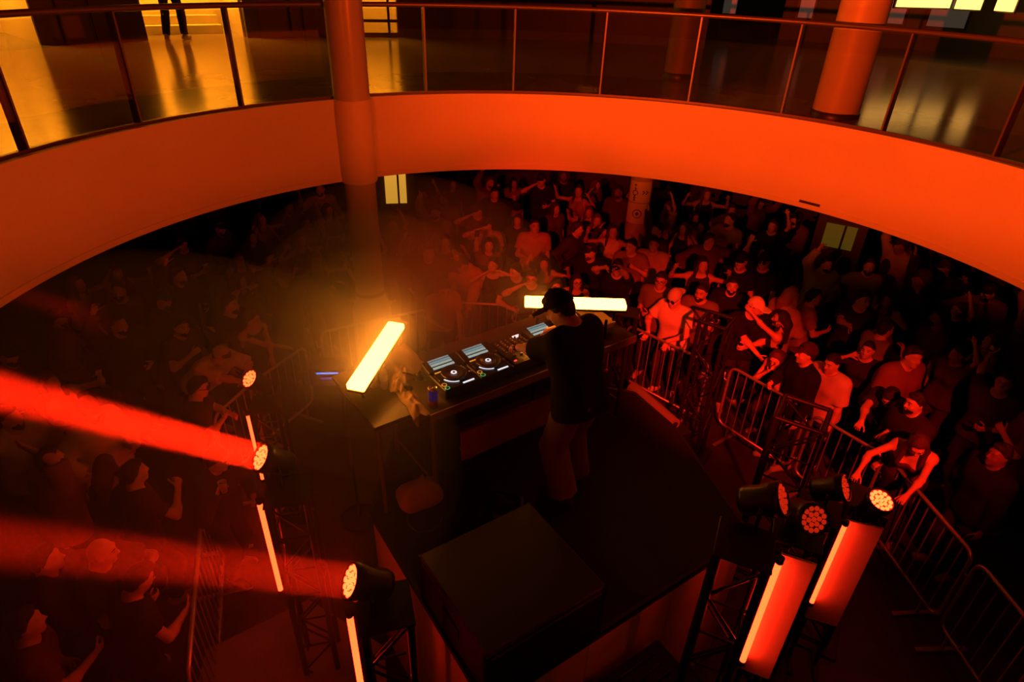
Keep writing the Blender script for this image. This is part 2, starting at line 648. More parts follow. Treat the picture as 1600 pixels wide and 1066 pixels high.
def recess(idx, a0, a1, lamp, depth=2.6, steps=False, lz=6.6):
    """a lit room opening off the gallery, with its own ceiling lamp"""
    mb = MB()
    ring_band(mb, RW + depth, RW + depth + .1, ZU, 7.6, a0 - 6, a1 + 6, n=6)
    o = struct(mb.build('wall_recess_%d' % idx, 'cream wall'), 'cream back wall of lit recess off the gallery')
    for a in (a0, a1):
        p0, p1 = ringp(a, RW + .25), ringp(a, RW + depth)
        d = (p1 - p0)
        m = (p0 + p1) / 2
        MB().box((m.x, m.y, 5.74), (d.length, .08, 3.72), Matrix.Rotation(math.atan2(d.y, d.x), 3, 'Z')) \
            .build('side_wall', 'cream wall', o)
    ac = (a0 + a1) / 2
    p = ringp(ac, RW + depth * .5, lz)
    lm = empty('ceiling_lamp', p, math.radians(ac),
               'warm rectangular ceiling lamp inside lit gallery recess %s' % ('far left', 'with steps', 'beside the column')[idx - 1],
               'lamp')
    w = 2 * RW * math.sin(math.radians((a1 - a0) / 2)) * .8
    MB().box((0, 0, .03), (1.1, w, .06)).build('housing', 'frame', lm)
    MB().box((0, 0, -.012), (1.0, w * .95, .02)).build('diffuser', lamp, lm)
    MB().tube((0, 0, .06), (0, 0, 7.6 - lz), .012).build('suspension_rod', 'frame', lm)
    if steps:
        stp = empty('steps', ringp(ac, RW + .95, ZU), math.radians(ac), 'short flight of pale steps inside lit gallery recess', 'steps')
        for i in range(5):
            MB().box((i * .28 + .14, 0, .085 + i * .17), (.28, w * .95, .17)).build('tread', 'cream wall', stp)
    return o


recess(1, 138.9, 145.2, 'warm lamp')
recess(2, 121.6, 131.3, 'warm lamp', steps=True)
recess(3, 105.8, 110.3, 'warm lamp', depth=1.6)
# dark frame of the third recess
wf = struct(empty('window_1', ringp(108, RW - .05, ZU)), 'dark framed glazed opening beside the tall column')
for (a, w) in ((105.9, .07), (107.0, .05), (110.1, .07)):
    p = ringp(a, RW - .06)
    q = MB().box((0, 0, 1.3), (.08, w, 2.6)).build('mullion', 'frame', wf)
    q.location = p - Vector((wf.location.x, wf.location.y, 0))
    q.rotation_euler.z = math.radians(a)
o = ring_band(MB(), RW - .09, RW - .02, ZU + .30, ZU + .36, 105.8, 110.2, n=3).build('transom', 'frame')
under(o, wf)
o = ring_band(MB(), RW - .09, RW - .02, ZU, ZU + .09, 105.8, 110.2, n=3).build('sill', 'frame')
under(o, wf)
# dark door panels on the left bays
for i, (a, lab) in enumerate(((135.0, 'dark double door between the lit recesses of the gallery'),
                              (116.0, 'dark door beside the tall column on the gallery'))):
    d = struct(empty('door_%d' % (i + 1), ringp(a, RW - .03, ZU), math.radians(a)), lab)
    for s in (-1, 1):
        MB().box((0, s * .46, 1.1), (.05, .88, 2.2), bevel=.008).build('door_leaf', 'frame', d)
        MB().tube((-.06, s * .08, .95), (-.06, s * .08, 1.25), .012).build('handle', 'alloy', d)
# right side: vertical grey windows and bright strips far back
for i, (px, w) in enumerate(((1138, .35), (1258, .35), (1392, .6), (1480, .8))):
    q = None
    best = 1e9
    for k in range(300):
        a = 40 + .2 * k
        p = ringp(a, 15.9, ZU + .9)
        # pixel column of p
        yy = p.y * math.cos(PITCH) - (p.z - EYE) * math.sin(PITCH)
        x_ = 800 + 977.8 * p.x / yy + 15
        if abs(x_ - px) < best:
            best, q = abs(x_ - px), a
    wd = struct(empty('window_%d' % (i + 2), ringp(q, 15.93, ZU + .55), math.radians(q)), 'tall dim grey window in the far right gallery wall')
    MB().box((0, 0, .45), (.04, w, .9)).build('pane', 'dim window', wd)
    for s in (-1, 1):
        MB().box((-.02, s * (w / 2 + .03), .45), (.07, .06, 1.0)).build('jamb', 'frame', wd)
for i, (px0, px1) in enumerate(((1402, 1482), (1492, 1532), (1556, 1582))):
    p0, p1 = at(px0, 8 + 3 * i, ZU + 1.05), at(px1, 10 + 3 * i, ZU + 1.05)
    d = (p1 - p0)
    sc = 15.5 / p0.length if False else 1
    m = (p0 + p1) / 2
    lp = empty('wall_lamp', m, math.atan2(d.y, d.x), 'long yellow light box high on the far right gallery wall, %s'
               % ('longest one', 'middle one', 'shortest one at the edge')[i], 'lamp', 'yellow light boxes at far right')
    MB().box((0, 0, .12), (d.length, .08, .30)).build('diffuser', 'warm lamp small', lp)
    MB().box((0, .06, .12), (d.length + .06, .05, .36)).build('housing', 'frame', lp)

# ---- lower outer wall with a warm doorway
wall_bay('wall_lower', 0, 180, 'dark wall', 'dark ground floor wall behind the crowd', z0=0, z1=ZB + .02, r=11.2)
for i, (px, py, zc, w, h, lab) in enumerate(((618, 290, 1.88, .38, .66, 'narrow warm lit doorway behind the crowd beside the tall column'),
                                             (1311, 370, 1.62, .48, .40, 'low yellow lit hatch behind the crowd on the right'))):
    p = at(px, py, zc)
    rz = math.atan2(p.y, p.x) - math.pi / 2
    d = struct(empty('door_%d' % (i + 3), (p.x, p.y, 0), rz), lab)
    MB().box((0, .05, 1.2), (w + .30, .06, 2.4)).build('partition', 'dark wall', d)
    MB().box((0, 0, zc), (w, .03, h)).build('glazed_leaf', 'door glow' if i == 0 else 'hatch glow', d)
    MB().box((w * .12, -.01, zc), (.035, .05, h)).build('stile', 'frame', d)
# unseen ceiling lamp added to brighten the right hand gallery
gl_ = empty('ceiling_lamp', (9.5, 11.5, 7.2), .6, 'added yellowish ceiling lamp hung unseen over the right hand gallery', 'lamp')
MB().box((0, 0, .04), (1.9, .62, .08)).build('housing', 'frame', gl_)
MB().box((0, 0, -.012), (1.8, .55, .02)).build('diffuser', 'gallery fill lamp', gl_)
for x_ in (-.7, .7):
    MB().tube((x_, 0, .08), (x_, 0, .40), .012).build('suspension_rod', 'frame', gl_)

# ================================================================== the stage
SU = Vector((.819, .574, 0))
SV = Vector((-.574, .819, 0))
SC = Vector((-.07, 2.09, 0))
ZS = 1.60


def S(u, v, z=0.0):
    return SC + SU * u + SV * v + Vector((0, 0, z))


SA = math.radians(35.0)
stage = empty('stage_platform', (0, 0, 0), 0, 'raised black carpeted stage deck with pale side boards', 'stage')
poly = [S(0, 0), S(2.45, 0), Vector((1.62, 4.78, 0)), Vector((1.30, 5.36, 0)), Vector((.2, 5.62, 0)),
        Vector((-1.05, 4.75, 0)), Vector((-1.08, 3.57, 0))]
MB().prism([(p.x, p.y) for p in poly], ZS - .10, ZS).build('deck', 'carpet', stage)
cen = Vector((.4, 4.0, 0))
for i in range(len(poly)):
    a, b = poly[i], poly[(i + 1) % len(poly)]
    near = i in (0, len(poly) - 1)
    d = b - a
    n = max(1, round(d.length / .9))
    nrm = Vector((d.y, -d.x, 0)).normalized()
    for k in range(n):
        p = a + d * ((k + .5) / n) - nrm * .02
        MB().box((p.x, p.y, (ZS - .11) / 2), (d.length / n - .008, .022, ZS - .11),
                 Matrix.Rotation(math.atan2(d.y, d.x), 3, 'Z')).build(
            'side_board', 'skirt board' if near else 'case laminate', stage)
    m = (a + b) / 2
    MB().box((m.x, m.y, ZS - .02), (d.length, .03, .045), Matrix.Rotation(math.atan2(d.y, d.x), 3, 'Z')) \
        .build('edge_strip', 'truss metal', stage)

# black flight case on the near corner of the deck
fc = empty('flight_case', S(.46, .45, ZS), SA, 'large black flight case on the near corner of the stage', 'case')
MB().box((0, 0, .19), (.90, .86, .36), bevel=.012).build('body', 'case laminate', fc)
MB().box((0, 0, .40), (.90, .86, .05), bevel=.012).build('lid', 'case laminate', fc)
for sx_ in (-1, 1):
    for sy_ in (-1, 1):
        MB().box((sx_ * .44, sy_ * .42, .21), (.03, .03, .42)).build('corner_strip', 'black metal', fc)
    MB().box((sx_ * .452, 0, .22), (.012, .2, .1)).build('handle', 'black metal', fc)
# slotted case standing against the right side board
sc_ = empty('slotted_case', S(1.05, -.36, 0), SA, 'dark equipment case with slotted lid beside the stage front', 'case')
MB().box((0, 0, .57), (.74, .52, 1.14), bevel=.015).build('body', 'case laminate', sc_)
MB().box((0, 0, 1.16), (.76, .54, .05), bevel=.012).build('lid', 'case laminate', sc_)
for k in range(6):
    pts = [(-.26, -.2 + k * .08, 1.19), (.26, -.2 + k * .08, 1.19)]
    MB().path(pts, .016, 6).build('slat', 'black plastic', sc_)
for y in (-.1, .1):
    MB().path([(-.1, y, 1.19), (-.1, y, 1.225), (.1, y, 1.225), (.1, y, 1.19)], .012, 6).build('handle', 'black metal', sc_)

# pale low platform at the near left
lp = [at(322, 1016, .3), at(482, 937, .3), at(600, 1010, .3), Vector((-.75, 2.3, .3)), Vector((-1.2, 1.7, .3)), Vector((-2.3, 2.1, .3))]
pf = empty('low_platform', (0, 0, 0), 0, 'low pale platform under the near left lamps', 'platform')
MB().prism([(p.x, p.y) for p in lp], .22, .3).build('top_board', 'platform board', pf)
MB().prism([(p.x * .99 - .01, p.y * .985 + .03) for p in lp], 0, .22).build('base', 'case laminate', pf)

# ---- booth table (local x along its length, y to its far side)
TA = math.radians(36.8)
TC = at(672, 648, ZS + .92)
TL, TW, TZ = 2.15, .80, .92
tab = empty('booth_table', (TC.x, TC.y, ZS), TA, 'long dark booth table carrying the players and mixer', 'table')
MB().box((TL / 2, TW / 2, TZ - .02), (TL, TW, .04), bevel=.006).build('table_top', 'table top', tab)
MB().box((TL / 2, -.006, TZ - .035), (TL, .014, .07)).build('front_edge', 'table edge', tab)
MB().box((TL / 2, TW - .1, .42), (TL - .1, .02, .70)).build('back_panel', 'table top', tab)
for x in (.05, TL - .05):
    for y in (.05, TW - .05):
        MB().tube((x, y, 0), (x, y, TZ - .04), .022, 10).build('leg', 'handrail', tab)
for x in (.05, TL - .05):
    MB().tube((x, .05, .16), (x, TW - .05, .16), .014, 8).build('stretcher', 'handrail', tab)


def T(x, y, z=0.0):
    c_, s_ = math.cos(TA), math.sin(TA)
    return Vector((TC.x + c_ * x - s_ * y, TC.y + s_ * x + c_ * y, ZS + TZ + z))


# plywood board under the table
bd = empty('plywood_board', T(.95, .32, -TZ), TA, 'brown plywood board standing under the table beside the performer', 'board')
MB().box((0, 0, .16), (.98, .02, .32)).build('sheet', 'plywood', bd)
MB().box((0, -.004, .325), (.98, .034, .014)).build('edge_cap', 'table edge', bd)
for x in (-.4, .4):
    MB().box((x, .06, .012), (.05, .16, .024)).build('foot', 'plywood', bd)

# ---- players
ring_me = MB().lathe([(.027, 0), (.030, .003), (.036, .003), (.039, 0)], 24, closed=True)


def make_player(name, label, seed, lit=True):
    r = empty(name, (0, 0, 0), 0, label, 'player', 'turntable style players on the booth table')
    w, d, h = .318, .40, .095
    b = MB().box((0, 0, h / 2), (w, d, h), bevel=.008)
    b.box((0, d / 2 - .075, h + .012), (w, .15, .03), Matrix.Rotation(.16, 3, 'X'), .006)
    body = b.build('housing', 'black plastic', r)
    scn = MB().box((0, 0, 0), (.19, .112, .004)).build('screen', screen_mat('display waveform %d' % seed, seed * 3.1), r)
    scn.location = (-.01, d / 2 - .074, h + .031)
    scn.rotation_euler.x = .16
    jog = MB().lathe([(.103, 0), (.103, .016), (.098, .022), (.060, .022), (.058, .018), (.001, .018)], 40)
    j = jog.build('jog_wheel', 'black plastic', r)
    j.location = (.012, -.035, h)
    jr = MB().lathe([(.099, .0215), (.0985, .0255), (.1015, .0255), (.1025, .0215)], 48, closed=True).build('jog_rim', 'jog metal', j)
    arc_ = MB()
    for (a0, a1) in ((15, 75), (195, 262)):
        n = 12
        vs_, fs_ = [], []
        for i in range(n + 1):
            t = math.radians(a0 + (a1 - a0) * i / n)
            for q in (.104, .116):
                vs_.append((q * math.cos(t), q * math.sin(t), .006))
        for i in range(n):
            fs_.append((2 * i, 2 * i + 1, 2 * i + 3, 2 * i + 2))
        arc_.add(vs_, fs_)
    arc_.build('jog_light', 'white led', j)
    dsp = MB().lathe([(.024, .0185), (.024, .0205), (.001, .0205)], 24).build('jog_display', 'white led', j)
    MB().lathe([(.011, .0207), (.011, .0222), (.001, .0222)], 16).build('jog_hub', 'black plastic', dsp)
    for (nm, y, m_) in (('play_button', -.172, 'green led'), ('cue_button', -.125, 'orange led')):
        p = MB().lathe([(.0155, 0), (.0155, .006), (.001, .006)], 20).build(nm, 'jog metal', r)
        p.location = (-.128, y, h)
        MB().lathe([(.0155, .003), (.0185, .007), (.0215, .003), (.0185, .001)], 20, closed=True).build('light_ring', m_, p)
    pads = [MB().box((-.105 + k * .021, .048, h + .004), (.017, .014, .008), bevel=.002).build('pad', 'orange led', r)
            for k in range(5)]
    MB().box((-.137, .09, h + .003), (.016, .01, .006)).build('source_light', 'blue led', r)
    MB().box((.11, .062, h + .003), (.03, .012, .006)).build('sync_light', 'blue led', r)
    MB().box((.132, -.10, h + .001), (.012, .12, .003)).build('pitch_slot', 'frame', r)
    MB().box((.132, -.085, h + .010), (.022, .022, .018), bevel=.004).build('pitch_fader', 'alloy', r)
    MB().box((.06, -.178, h + .003), (.10, .012, .006)).build('tempo_light', 'white led', r)
    for k in range(4):
        MB().lathe([(.008, 0), (.008, .006), (.001, .006)], 10, c=(-.128, -.06 + k * .022, h)).build('small_button', 'jog metal', r)
    return r


px = [.34, .665, 1.335, 1.66]
labs = ['player nearest the drinks can at the left end of the table', 'player with lit display just left of the mixer',
        'player just right of the mixer in front of the performer', 'player at the far right end, half hidden by the performer']
for i, x in enumerate(px):
    p = make_player('media_player', labs[i], i + 1)
    p.location = T(x, .275)
    p.rotation_euler.z = TA

mx = empty('mixer', T(1.0, .275), TA, 'black mixer between the players under the performer\'s hand', 'mixer')
MB().box((0, 0, .05), (.32, .40, .10), bevel=.008).build('housing', 'black plastic', mx)
knob = MB().lathe([(.010, 0), (.009, .017), (.007, .019), (.001, .019)], 12).mesh('knob', 'jog metal')
for i in range(6):
    for j_ in range(6):
        o = link('knob', knob, mx)
        o.location = (-.125 + i * .05, -.02 + j_ * .033, .10)
for i in range(4):
    MB().box((-.09 + i * .06, -.10, .101), (.008, .085, .003)).build('fader_slot', 'frame', mx)
    MB().box((-.09 + i * .06, -.085 - .01 * i, .108), (.024, .014, .014), bevel=.003).build('fader', 'alloy', mx)
    for k in range(3):
        MB().box((-.062 + i * .06, -.01 + k * .016, .102), (.008, .009, .004)).build('level_light', ('green led', 'orange led', 'red led')[k], mx)
MB().box((0, -.172, .101), (.10, .008, .003)).build('crossfader_slot', 'frame', mx)
MB().box((.01, -.172, .108), (.014, .024, .014), bevel=.003).build('crossfader', 'alloy', mx)
MB().box((-.13, -.15, .103), (.024, .012, .006)).build('cue_light', 'red led', mx)
MB().box((.14, -.13, .103), (.014, .03, .006)).build('effect_light', 'blue led', mx)
MB().box((.14, -.08, .103), (.014, .02, .006)).build('effect_light', 'orange led', mx)
MB().box((.105, .165, .102), (.07, .035, .005)).build('small_screen', 'white led', mx)

# ---- energy drink can at the near left corner
cn = empty('drinks_can', T(.075, .085), TA, 'tall blue and silver drinks can standing on the table corner', 'can')
MB().lathe([(.030, 0), (.037, .007), (.037, .06)], 24).build('lower_body', 'can red', cn)
MB().lathe([(.037, .06), (.037, .150)], 24).build('upper_body', 'can blue', cn)
MB().lathe([(.037, .150), (.0325, .161), (.034, .166), (.0315, .166), (.030, .161), (.001, .161)], 24).build('lid', 'silver', cn)
MB().box((.010, 0, .164), (.026, .017, .002), bevel=.0008).build('pull_tab', 'silver', cn)

# ---- clear water bottle and second bottle at the left end
for i, (x, y, hh, lab) in enumerate(((-.13, .49, .23, 'clear water bottle below the bright left lamp'),
                                     (-.19, .55, .20, 'shorter clear bottle behind the water bottle'))):
    bt = empty('water_bottle', T(x, y), 0, lab, 'bottle')
    k = hh / .23
    MB().lathe([(.028, 0), (.032, .005), (.032, .05 * k), (.030, .055 * k), (.032, .06 * k), (.032, .15 * k), (.026, .175 * k),
                (.012, .195 * k), (.012, .21 * k)], 20).build('body', 'clear bottle', bt)
    MB().lathe([(.014, .205 * k), (.014, .228 * k), (.001, .229 * k)], 16).build('cap', 'paper cup', bt)
    MB().lathe([(.0325, .08 * k), (.0327, .081 * k), (.0327, .13 * k), (.0325, .131 * k)], 20, closed=True).build('label_band', 'sign', bt)

# ---- headphones lying between the bottles and the first player
hp = empty('headphones', T(.06, .37, .006), TA + .5, 'black headphones lying beside the water bottles', 'headphones')
for s in (-1, 1):
    MB().lathe([(.028, -.012), (.040, -.008), (.040, .012), (.026, .018), (.001, .018)], 20, Matrix.Rotation(math.pi / 2 * .8, 3, 'Y'),
               (s * .075, 0, .045)).build('ear_cup', 'black plastic', hp)
MB().path([(.078 * math.cos(t), .02 + .12 * math.sin(t), .055 + .02 * math.sin(t)) for t in [math.pi * i / 14 for i in range(15)]],
          .009, 8).build('headband', 'jog metal', hp)
MB().path([(.08, -.02, .02), (.14, -.06, .006), (.12, -.12, .006), (.05, -.13, .006), (.02, -.09, .006)], .004, 6).build('cord', 'cable', hp)


def cloth_heap(w, d, h, seed, folds=5, nx=36, ny=28, drape=0.0):
    """crumpled garment: a closed lumpy sheet with ridged folds"""
    r = np.random.default_rng(seed)
    ph = r.uniform(0, 6.28, 8)
    vs_, fs_ = [], []
    for layer in (1, 0):
        for i in range(nx + 1):
            for j in range(ny + 1):
                a, b = i / nx * 2 - 1, j / ny * 2 - 1
                rim = max(0., 1 - (abs(a) ** 3.2)) * max(0., 1 - (abs(b) ** 3.2))
                fold = .5 + .5 * math.sin(folds * a * 2 + 2.2 * math.sin(b * 2.3 + ph[0]) + ph[1])
                fold2 = .5 + .5 * math.sin(folds * b * 1.6 + 2.0 * math.sin(a * 3.1 + ph[2]) + ph[3])
                z = h * rim * (.35 + .45 * fold * fold + .3 * fold2)
                x = a * w / 2 * (1 + .10 * math.sin(b * 4 + ph[4]) + .05 * math.sin(b * 9 + ph[6]))
                y = b * d / 2 * (1 + .10 * math.sin(a * 4 + ph[5]) + .05 * math.sin(a * 8 + ph[7]))
                vs_.append((x, y, z * layer if layer else -.002))
    n = (nx + 1) * (ny + 1)
    for i in range(nx):
        for j in range(ny):
            p = i * (ny + 1) + j
            fs_.append((p, p + ny + 1, p + ny + 2, p + 1))
            fs_.append((n + p, n + p + 1, n + p + ny + 2, n + p + ny + 1))
    for i in range(nx):
        for j in (0, ny):
            p, q = i * (ny + 1) + j, (i + 1) * (ny + 1) + j
            fs_.append((p, q, n + q, n + p) if j else (q, p, n + p, n + q))
    for j in range(ny):
        for i in (0, nx):
            p, q = i * (ny + 1) + j, i * (ny + 1) + j + 1
            fs_.append((q, p, n + p, n + q) if i else (p, q, n + q, n + p))
    return MB().add(vs_, fs_, True)


jk = empty('jacket', T(.07, .655, .005), TA + .35, 'crumpled tan jacket heaped under the bright left lamp', 'jacket')
cloth_heap(.44, .34, .23, 3, 3).build('folded_body', 'jacket', jk)
sl_ = cloth_heap(.34, .13, .10, 5, 6, 26, 12).build('sleeve', 'jacket', jk)
sl_.location = (-.12, -.14, .02)
sl_.rotation_euler = (0, .1, .5)
rg = empty('tan_cloth', T(-.04, .20, .002), TA + 1.45, 'tan cloth strip draped over the near left table corner', 'cloth')
cloth_heap(.36, .13, .05, 9, 5, 26, 12).build('sheet', 'jacket', rg)
fl = MB().box((0, 0, 0), (.02, .26, .13), bevel=.006).build('hanging_fold', 'jacket', rg)
fl.location = (-.03, .02, -.055)
fl.rotation_euler = (0, 0, 1.57)
# the shelf that carries the left end things beyond the table
sd = empty('side_shelf', T(-.30, .48, -.04), TA, 'small black shelf joined to the left end of the booth table', 'shelf')
MB().box((.10, 0, .018), (.42, .80, .036), bevel=.006).build('shelf_top', 'table top', sd)
for y in (-.34, .34):
    MB().tube((-.06, y, -.88), (-.06, y, 0), .016, 8).build('leg', 'handrail', sd)

# amber lit boxes, papers and cables at the right end of the table
for i, (x, y, w_, d_, h_, lab) in enumerate((
        (2.0, .60, .26, .20, .10, 'brown wooden box at the right end of the table under the right lamp'),
        (1.98, .34, .24, .22, .05, 'flat brown wooden box lying in front of the taller one'))):
    bx = empty('wooden_box', T(x, y), TA - .12, lab, 'box')
    MB().box((0, 0, h_ / 2), (w_, d_, h_), bevel=.006).build('body', 'plywood', bx)
    MB().box((0, 0, h_ + .006), (w_ + .012, d_ + .012, .012), bevel=.004).build('lid', 'plywood', bx)
cb = empty('cable_coil', T(1.72, .64, .012), 0, 'loose coil of cable under the bright right lamp', 'cable')
MB().path([((.10 + .012 * math.sin(3 * t)) * math.cos(t), (.07 + .01 * math.cos(2 * t)) * math.sin(t), .012 + .01 * math.sin(5 * t) + .004 * t)
           for t in [i * .22 for i in range(90)]], .006, 6).build('loops', 'cable', cb)
MB().path([(.1, 0, .02), (.2, .05, .06), (.3, .02, .10), (.38, .06, .12)], .006, 6).build('lead', 'cable', cb)

# bag on the deck with a loop of rope, and a rucksack heap
bg = empty('plastic_bag', at(656, 785, ZS), .5, 'pale plastic bag with a rope loop lying on the deck', 'bag')
MB().path([(-.14, -.10, .03), (-.17, -.20, .02), (-.13, -.30, .012), (-.03, -.335, .012), (.06, -.30, .012), (.10, -.24, .015)], .006, 6) \
    .build('rope_loop', 'cable', bg)
rk = empty('rucksack', at(775, 800, ZS), .9, 'dark rucksack lying on the deck behind the performer', 'bag')
cloth_heap(.46, .34, .26, 21, 3, 30, 24).build('body', 'carpet', rk)
MB().path([(-.16, -.1, .16), (-.10, -.2, .12), (.05, -.22, .10), (.15, -.14, .14)], .014, 6).build('strap', 'cable', rk)

# board lying at the far side of the deck
pl = empty('rolled_mat', at(1018, 642, ZS - .45), math.atan2(-.56, .30), 'dark rolled mat resting on a low step beside the stage', 'mat')
MB().lathe([(.075, -.38), (.075, .38)], 20, Matrix.Rotation(math.pi / 2, 3, 'Y'), (0, 0, .075)).build('roll', 'platform board', pl)
MB().lathe([(.04, .38), (.04, .384), (.001, .384)], 16, Matrix.Rotation(math.pi / 2, 3, 'Y'), (0, 0, .075)).build('core', 'frame', pl)
q_ = at(1018, 642, ZS - .45)
ls = empty('low_step', (q_.x, q_.y, 0), math.atan2(-.56, .30), 'black side step carrying a rolled mat', 'step')
MB().box((0, 0, .55), (.95, .34, 1.10), bevel=.01).build('riser', 'case laminate', ls)
MB().box((0, 0, 1.125), (.97, .36, .05), bevel=.01).build('tread', 'case laminate', ls)

# ================================================================== lamps, trusses, barriers
def led_bar(name, a, b, width, label, lift=.03):
    """bright frosted LED bar on two short pins, from point a to point b"""
    a, b = Vector(a), Vector(b)
    d = b - a
    o = empty(name, (a + b) / 2, 0, label, 'lamp')
    R = Matrix((d.normalized(), Vector((-d.y, d.x, 0)).normalized(), d.normalized().cross(Vector((-d.y, d.x, 0)).normalized()))).transposed()
    o.rotation_euler = R.to_euler()
    L = d.length
    MB().box((0, 0, .012), (L, width, .05), bevel=.006).build('diffuser', 'led panel', o)
    MB().box((0, 0, -.024), (L + .01, width + .006, .02), bevel=.004).build('housing', 'black plastic', o)
    for s in (-.4, .4):
        MB().tube((s * L, 0, -.03), (s * L, 0, -.15), .012, 8).build('stand_pin', 'black metal', o)
    return o


a_, b_ = (at(555, 609, 2.74) + Vector((0, 0, 0))), at(620, 509, 2.86)
led_bar('led_bar', a_, b_, .135, 'bright warm white LED bar above the left end of the table')
a_, b_ = at(820, 473, 2.86), at(977, 478, 2.86)
led_bar('led_bar', a_, b_, .135, 'bright warm white LED bar behind the performer\'s head')
# stands under the far bar
sb = empty('lamp_stand', (b_.x - .15, b_.y, ZS), 0, 'thin black stand holding up the bright right bar', 'stand')
MB().tube((0, 0, 0), (0, 0, 1.11), .014, 8).build('pole', 'black metal', sb)
for k in range(3):
    t = k * 2.094
    MB().tube((0, 0, .16), (.22 * math.cos(t), .22 * math.sin(t), .012), .009, 6).build('leg', 'black metal', sb)
sb = empty('lamp_stand', (a_.x + .12, a_.y, ZS), 0, 'thin black stand at the inner end of the right bar', 'stand')
MB().tube((0, 0, 0), (0, 0, 1.11), .014, 8).build('pole', 'black metal', sb)
for k in range(3):
    t = k * 2.094 + .5
    MB().tube((0, 0, .16), (.22 * math.cos(t), .22 * math.sin(t), .012), .009, 6).build('leg', 'black metal', sb)


def truss(base, h, rz, label, w=.25, z0=0.0, group=None, name='truss_totem', bay_h=.32):
    o = empty(name, (base[0], base[1], z0), rz, label, 'truss', group)
    q = w / 2
    ch = MB().tube((0, 0, .02), (0, 0, h), .024, 10).mesh('chord', 'truss metal')
    for (x, y) in ((-q, -q), (q, -q), (q, q), (-q, q)):
        c_ = link('chord', ch, o)
        c_.location = (x, y, 0)
    n = max(2, round(h / bay_h))
    lace = MB()
    for k in range(n):
        za, zb = .04 + (h - .06) * k / n, .04 + (h - .06) * (k + 1) / n
        s = 1 if k % 2 else -1
        lace.tube((-s * q, -q, za), (s * q, -q, zb), .0095, 6, caps=False)
        if k % 2 == 0:
            lace.tube((-q, -q, za), (q, -q, za), .0095, 6, caps=False)
    lm = lace.mesh('lacing', 'truss metal')
    for k in range(4):
        l_ = link('lacing', lm, o)
        l_.rotation_euler.z = k * math.pi / 2
    MB().box((0, 0, .01), (w + .22, w + .22, .02), bevel=.004).build('base_plate', 'truss metal', o)
    if w < .29 and w > .2:
        MB().box((0, 0, h + .008), (w + .06, w + .06, .016), bevel=.004).build('top_plate', 'truss metal', o)
    else:
        t_ = MB()
        for k in range(4):
            a_, b_ = [(-q, -q), (q, -q), (q, q), (-q, q)][k], [(q, -q), (q, q), (-q, q), (-q, -q)][k]
            t_.tube((*a_, h), (*b_, h), .022, 8)
        t_.build('top_frame', 'truss metal', o)
    return o


def tube_lamp(top, length, label, off=(0, 0)):
    o = empty('tube_lamp', (top[0], top[1], top[2] - length), 0, label, 'lamp', 'upright red tube lamps')
    MB().lathe([(.001, 0), (.017, .004), (.019, .03), (.019, length - .03), (.017, length - .004), (.001, length)], 14, closed=True) \
        .build('glowing_tube', 'red tube', o)
    dx, dy = off
    n = Vector((dx, dy, 0)).normalized() if (dx or dy) else Vector((1, 0, 0))
    for z in (.02, length - .02):
        MB().lathe([(.023, -.02), (.023, .02)], 14, c=(0, 0, z)).build('end_cap', 'black plastic', o)
    MB().box((n.x * .032, n.y * .032, length / 2), (.022, .022, length), Matrix.Rotation(math.atan2(n.y, n.x), 3, 'Z')) \
        .build('back_rail', 'black plastic', o)
    return o


LED_ME = {}


